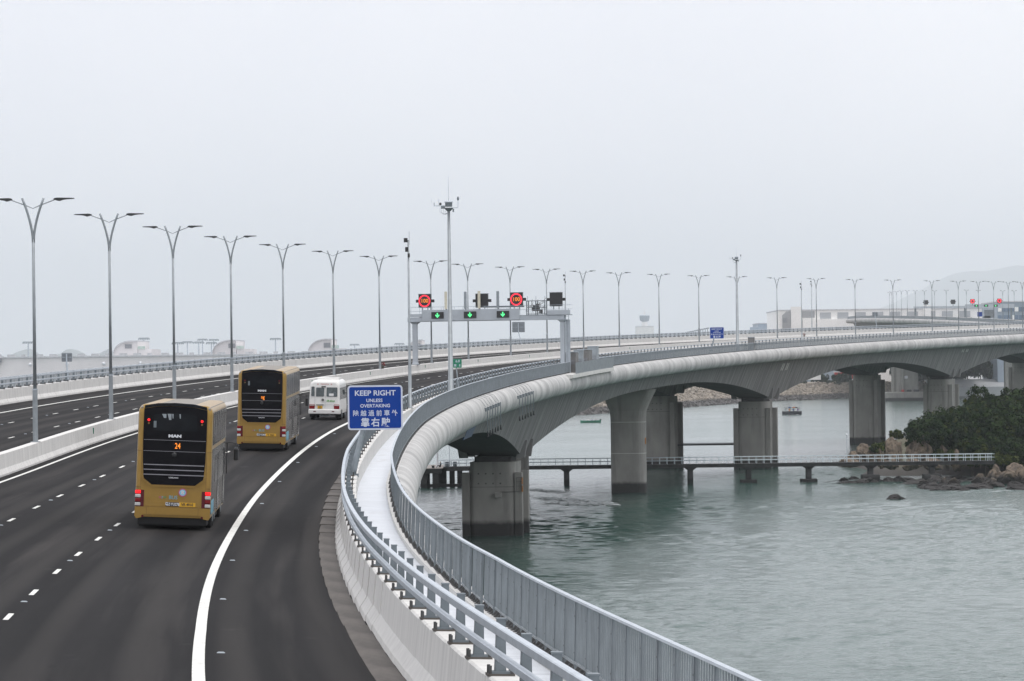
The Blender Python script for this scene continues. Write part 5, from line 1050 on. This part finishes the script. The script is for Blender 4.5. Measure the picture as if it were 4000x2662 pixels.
for k, (px, Y, z) in enumerate(FL2):
    M = T((px - 2000) * Y / F, Y, 26.) @ RZ(.6)
    if k == 0: fl2.matrix_basis = M
    else: copy_tree(fl2, M)
# far gantry
def far_gantry():
    Y = 1660.; q = 1.4; g = thing('gantry', 'far grey gantry with red speed signs and green arrows in front of the hangar', 'gantry'); X = lambda px: (px - 2000) * Y / F; Z = lambda px, py: at(px, py, Y).z
    for px in (3577, 3771, 3952): MB().box((X(px) - .42, Y - .3, 26.), (X(px) + .42, Y + .3, Z(px, 1203))).build('column', 'galv_dark', g)
    MB().box((X(3570), Y - .5, Z(3570, 1206)), (X(3771), Y + .5, Z(3570, 1198))).build('beam', 'gantry_grey', g); MB().box((X(3771), Y - .5, Z(3771, 1206)), (X(3965), Y + .5, Z(3771, 1190))).build('beam', 'gantry_grey', g)
    for px, py, lit in ((3618, 1182, 0), (3724, 1180, 0), (3800, 1178, 1), (3905, 1176, 1)):
        e = obj('speed_signal', None, g, T(X(px), Y - .7, Z(px, py)) @ Matrix.Scale(q, 4)); MB().box((-.72, 0, -.72), (.72, .3, .72)).build('housing', 'black_box' if not lit else 'tail_maroon', e); MB().box((-1.0, .05, -.15), (1.0, .25, .15)).build('side_visor', 'black_box', e)
        MB().box((-.1, .1, -1.3), (.1, .25, -.7)).build('stem', 'galv_dark', e)
        if lit: ring(MB(), .40, .62, -.06, .0).build('red_ring', 'led_red', e)
    for px in (3815, 3853, 3890): e = obj('lane_signal', None, g, T(X(px), Y - .56, Z(px, 1195)) @ Matrix.Scale(q, 4)); MB().box((-.7, 0, -.36), (.7, .05, .36)).build('housing', 'black_box', e); MB().prism(ARW, -.03, -.01).build('green_arrow', 'led_green', e)
    for px, py, w_, h_, mn in ((3832, 1228, 1.6, 1.5, 'sign_blue'), (3869, 1226, 3.3, 2.6, 'sign_back'), (3859, 1247, 2.4, 2.0, 'galv_dark'), (3798, 1244, .8, .55, 'sign_green')):
        e = thing('road_sign', 'small blue sign under the far gantry' if mn == 'sign_blue' else 'large grey sign back under the far gantry' if mn == 'sign_back' else 'dark sign back below the far gantry' if mn == 'galv_dark' else 'tiny green sign under the far gantry', 'sign', T(X(px), Y + 3, Z(px, py))); MB().box((-w_ / 2 * q, 0, -h_ / 2 * q), (w_ / 2 * q, .1, h_ / 2 * q)).build('board', mn, e); MB().tube([(0, .15, 26. - Z(px, py)), (0, .15, 0)], .1, 6).build('post', 'galv', e)
far_gantry()
# ------------------------------------------------------------------ airport buildings
def bld(name, label, px0, px1, py0, Y, dep, mn, zb=5., roof='roof_grey', group=None):
    a, b = at(px0, py0, Y), at(px1, py0, Y); e = thing(name, label, 'building', T((a.x + b.x) / 2, Y, zb), group); w_ = (b.x - a.x) / 2; h = (a.z + b.z) / 2 - zb
    MB().box((-w_, 0, 0), (w_, dep, h - .6)).build('wall', mn, e); MB().box((-w_ - .4, -.4, h - .6), (w_ + .4, dep + .4, h)).build('roof', roof, e); return e, w_, h
MB().box((-1600, 1480, -2), (0, 3000, 5)).build('airport_ground', 'wall_grey')['kind'] = 'structure'
MB().box((60, 1960, -2), (900, 4000, 5)).build('airport_ground', 'wall_grey')['kind'] = 'structure'
e, w_, h = bld('cargo_terminal', 'long pale windowless airport wall behind the left parapet', -120, 1330, 1388, 1500, 60, 'wall_pale', 5)
for k in range(10): MB().loft([[(-w_ + 10 + k * 15.2 + .75 * r * math.cos(a), -.75 * math.sqrt(max(0, 1 - r * r)) - .02, h - 3.2 + .75 * r * math.sin(a)) for a in np.linspace(0, 6.28, 9)[:-1]] for r in (.99, .7, .35, .05)]).build('wall_lamp', 'text_white', e)
for k in range(26): MB().box((-w_ + 4 + k * 5.8, .4, h), (-w_ + 4 + k * 5.8 + (3.2 if k % 3 else 1.8), 2, h + .9)).build('roof_vent', 'roof_grey', e)
MB().box((-w_ + .5, -2.5, h - 2.2), (-w_ + 13.4, 0, h - .5)).build('canopy', 'louvre', e)
def vault(label, px0, px1, ytop, Y, hole):
    a, b = at(px0, 1382, Y), at(px1, 1382, Y); t = at(px0, ytop, Y); e = thing('hangar', label, 'building', T(a.x, Y, a.z - 8)); W_ = b.x - a.x; hh = t.z - a.z
    pl = [(0, 0), (0, 8)] + [(W_ * .72 * (1 - math.cos(R(q))), 8 + hh * math.sin(R(q))) for q in range(10, 91, 10)] + [(W_ * .98, 8 + hh * .99), (W_ * .98, 0)]
    MB().prism(pl, 0, 50).build('gable', 'wall_pale', e); MB().box((W_ * hole, -.3, 8 + hh * .42), (W_ * (hole + .28), .0, 8 + hh * .78)).build('louvre', 'louvre', e)
    MB().prism([(p[0] * 1.01, p[1] + .5) for p in pl[1:-1]] + [(pl[-2][0], pl[-2][1])] + [(p[0], p[1]) for p in reversed(pl[1:-1])], -1, 51).build('roof_edge', 'roof_grey', e)
    MB().box((W_, 0, 0), (W_ * 1.55, 40, 8 + hh * .35)).build('annex', 'wall_pale', e); 
    for k in range(6): MB().box((W_ * (1.0 + k * .05), -.5, 8 + hh * .36), (W_ * (1.03 + k * .05), 0, 8 + hh * .6)).build('green_screen', 'green_net', e)
vault('vaulted airport hangar gable with green screens, between the first two lamps', 444, 540, 1336, 1560, .46); vault('vaulted airport hangar gable behind the fourth lamp', 830, 925, 1333, 1570, .66); vault('vaulted airport hangar gable behind the sixth lamp', 1203, 1297, 1329, 1580, .66); vault('vaulted airport hangar gable behind the gantry left column', 1590, 1650, 1332, 1590, .6)
def flood(label, px, ytop, Y, zb=5.):
    t = at(px, ytop, Y); e = thing('floodlight_mast', label, 'mast', T(t.x, Y, zb), 'airport floodlight masts'); H = t.z - zb; MB().tube([(0, 0, 0), (0, 0, H)], [.45, .25], 8).build('shaft', 'rail_steel', e); MB().box((-2.4, -.4, H - .3), (2.4, .4, H + .1)).build('crossarm', 'galv', e)
    for k in range(7): MB().box((-2.6 + k * .8, -.6, H - .9), (-2.1 + k * .8, .2, H - .2)).build('flood_lamp', 'galv', e)
for k, (px, yt, Y) in enumerate([(110, 1336, 1700), (562, 1321, 1700), (694, 1338, 1620), (732, 1335, 1800), (776, 1336, 1750), (791, 1325, 1900), (826, 1338, 1720), (835, 1326, 1900), (1076, 1322, 1700), (1385, 1345, 2000), (1560, 1342, 1900)]): flood('airport floodlight mast with a bank of lamps behind the pale wall', px, yt, Y)
# control tower block and roofs straight ahead
e, w_, h = bld('airport_office', 'faint hazy control building with a stepped tower', 2486, 2554, 1275, 6200, 60, 'wall_white', 5); MB().tube([(0, 20, h), (0, 20, h + 8)], 5, 8).build('tower_stem', 'wall_white', e); MB().tube([(0, 20, h + 8), (0, 20, h + 10), (0, 20, h + 18), (0, 20, h + 19)], [5, 8, 9, 7], 10).build('control_cab', 'wall_blue', e); MB().tube([(0, 20, h + 19), (0, 20, h + 30)], [1.5, .5], 6).build('radar_mast', 'wall_white', e)
for x in (-w_ * .95, w_ * .65): MB().box((x, -1, h * .62), (x + w_ * .3, 0, h * .76)).build('window_band', 'pane_blue', e)
MB().box((-w_ * .35, -1, h * .45), (w_ * .35, 0, h * .65)).build('window_band', 'pane_blue', e)
e, w_, h = bld('terminal', 'low hazy grey terminal roof beyond the gantry', 1952, 2450, 1322, 4200, 200, 'wall_grey', 5, 'wall_grey'); e, w_, h = bld('terminal', 'low white roofed shed in front of the hazy control building', 2440, 2575, 1310, 4600, 100, 'wall_white', 5, 'wall_white')
# white hangar on the right
Y = 2000.
e, w_, h = bld('hangar', 'large white hangar with shutters and a square stair tower', 3040, 3892, 1206, Y, 90, 'wall_white', 5)
MB().box((-w_ + 6.9, -1.2, 0), (-w_ + 13, 0, h + 1.6)).build('stair_tower', 'wall_white', e); MB().box((w_ * .33, -1.2, 0), (w_ * .33 + 4, 0, h + 1.6)).build('stair_tower', 'wall_white', e)
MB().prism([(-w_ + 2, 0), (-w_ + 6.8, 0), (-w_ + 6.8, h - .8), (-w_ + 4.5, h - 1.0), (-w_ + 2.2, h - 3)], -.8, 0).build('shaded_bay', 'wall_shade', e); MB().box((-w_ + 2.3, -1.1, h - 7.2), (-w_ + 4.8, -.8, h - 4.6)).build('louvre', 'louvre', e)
MB().box((-w_ + 13.2, -.5, h - 4.6), (-w_ + 20, 0, h - .9)).build('louvre', 'wall_shade', e)
for k in range(9): MB().box((-w_ + 23 + k * 9.6, -.35, h - 5.2), (-w_ + 29 + k * 9.6, 0, h - 1.8)).build('shutter', 'wall_grey', e)
MB().box((-w_ + 13.2, -2.5, h - 13.5), (-w_ + 42, 0, h - 5.6)).build('lower_block', 'wall_white', e); MB().box((-w_ + 13.2, -4, h - 15), (-w_ + 44, -.5, h - 14.2)).build('canopy', 'pane_blue', e)
for k in range(6): MB().prism([(-w_ + 17 + k * 4.2, h - 14), (-w_ + 18 + k * 4.2, h - 14), (-w_ + 17.4 + k * 4.2, h - 9.5), (-w_ + 17 + k * 4.2, h - 9.5)], -3.4, -2.5).build('buttress', 'wall_white', e)
for k in range(5): MB().box((-w_ + 18.6 + k * 4.2, -2.7, h - 13), (-w_ + 20.6 + k * 4.2, -2.5, h - 10.2)).build('shutter', 'wall_grey', e)
MB().box((-w_ + 10, -3, 0), (-w_ + 40, -1, h - 17)).build('annex', 'wall_blue', e)
e, w_, h = bld('glass_building', 'hazy blue grey glass building with a lower wing left of the hangar', 2962, 3034, 1262, 2600, 60, 'wall_blue', 5); MB().box((-w_ - 6, -2, 0), (w_ * .1, 0, h - 3)).build('lower_wing', 'wall_blue', e); MB().box((w_ * .55, -1, h - 1), (w_ * .8, 6, h + 3)).build('lift_tower', 'wall_white', e)
e, w_, h = bld('office_building', 'blue grey office building with long window bands at the far right', 3893, 4120, 1176, 1900, 60, 'wall_blue', 5)
for k in range(3): 
    for j in range(14): MB().box((-w_ + .6 + j * 2.2, -.3, h - 5.5 - k * 4.2), (-w_ + 2.5 + j * 2.2, 0, h - 3.2 - k * 4.2)).build('window', 'pane_blue' if (j + k) % 4 else 'wall_white', e)
# approach lights pier far out
e = thing('approach_lights', 'distant row of slim approach light towers behind the second sign', 'lights')
for k in range(11):
    t = at(2672 + k * 9.2, 1302 - k * 1.9, 3800 - k * 20); MB().tube([(t.x, t.y, 5), (t.x, t.y, t.z)], .5, 5).build('light_tower', 'galv', e); MB().box((t.x - 1.5, t.y - .3, t.z - .5), (t.x + 1.5, t.y + .3, t.z + .5)).build('light_bar', 'galv_dark', e)
# ------------------------------------------------------------------ hills
def hills(name, label, pts_, Y, dep, mn):
    m = MB(); n = len(pts_); rows = 9
    for j in range(rows):
        k = j / (rows - 1)
        for i, (px, py) in enumerate(pts_):
            t = at(px, py, Y); m.v.append((t.x, Y + (k - .5) * dep, max(-1., (t.z) * math.sin(math.pi * min(1, k)) ** .8 * (1 + .05 * mnoise.noise(Vector((i * .7, j * .9, 3.1)))))))
    for j in range(rows - 1):
        for i in range(n - 1): a = j * n + i; m.f.append((a, a + 1, a + n + 1, a + n)); m.m.append(0)
    tag(m.build(name, mn, smooth=True, fix=False), label, kind='structure')
hills('hills', 'faint hazy mountain ridge on the horizon', [(2950 + i * 60, 1420 - (0 if i < 1 else 1) * (230 * (1 - math.exp(-((i) / 6.0))) + 165 / (1 + math.exp(-(i - 10) / 1.6)) + 14 * mnoise.noise(Vector((i * .5, 1, 1))))) for i in range(40)], 36500, 5000, 'hill_green')
hills('hills', 'low faint hills behind the airport wall', [(-300 + i * 22, 1450 - 78 * abs(math.sin(i * .42)) ** .7 - (10 if i % 5 else 0)) for i in range(34)], 20000, 1500, 'hill_green')

# ------------------------------------------------------------------ haze: one closed box of pale air round the whole place
m = MB().box((-11000, -200, -1), (19000, 42000, 1250)); hz = m.build('haze', 'galv')
hm = bpy.data.materials.new('haze_air'); hm.use_nodes = True; t = hm.node_tree; t.nodes.clear()
pv = t.nodes.new('ShaderNodeVolumePrincipled'); pv.inputs['Color'].default_value = (.93, .96, 1, 1); pv.inputs['Density'].default_value = 6.8e-5; pv.inputs['Anisotropy'].default_value = .2
ou = t.nodes.new('ShaderNodeOutputMaterial'); t.links.new(pv.outputs[0], ou.inputs['Volume'])
hz.data.materials.clear(); hz.data.materials.append(hm); tag(hz, 'pale haze hanging in the air over the sea', kind='stuff')
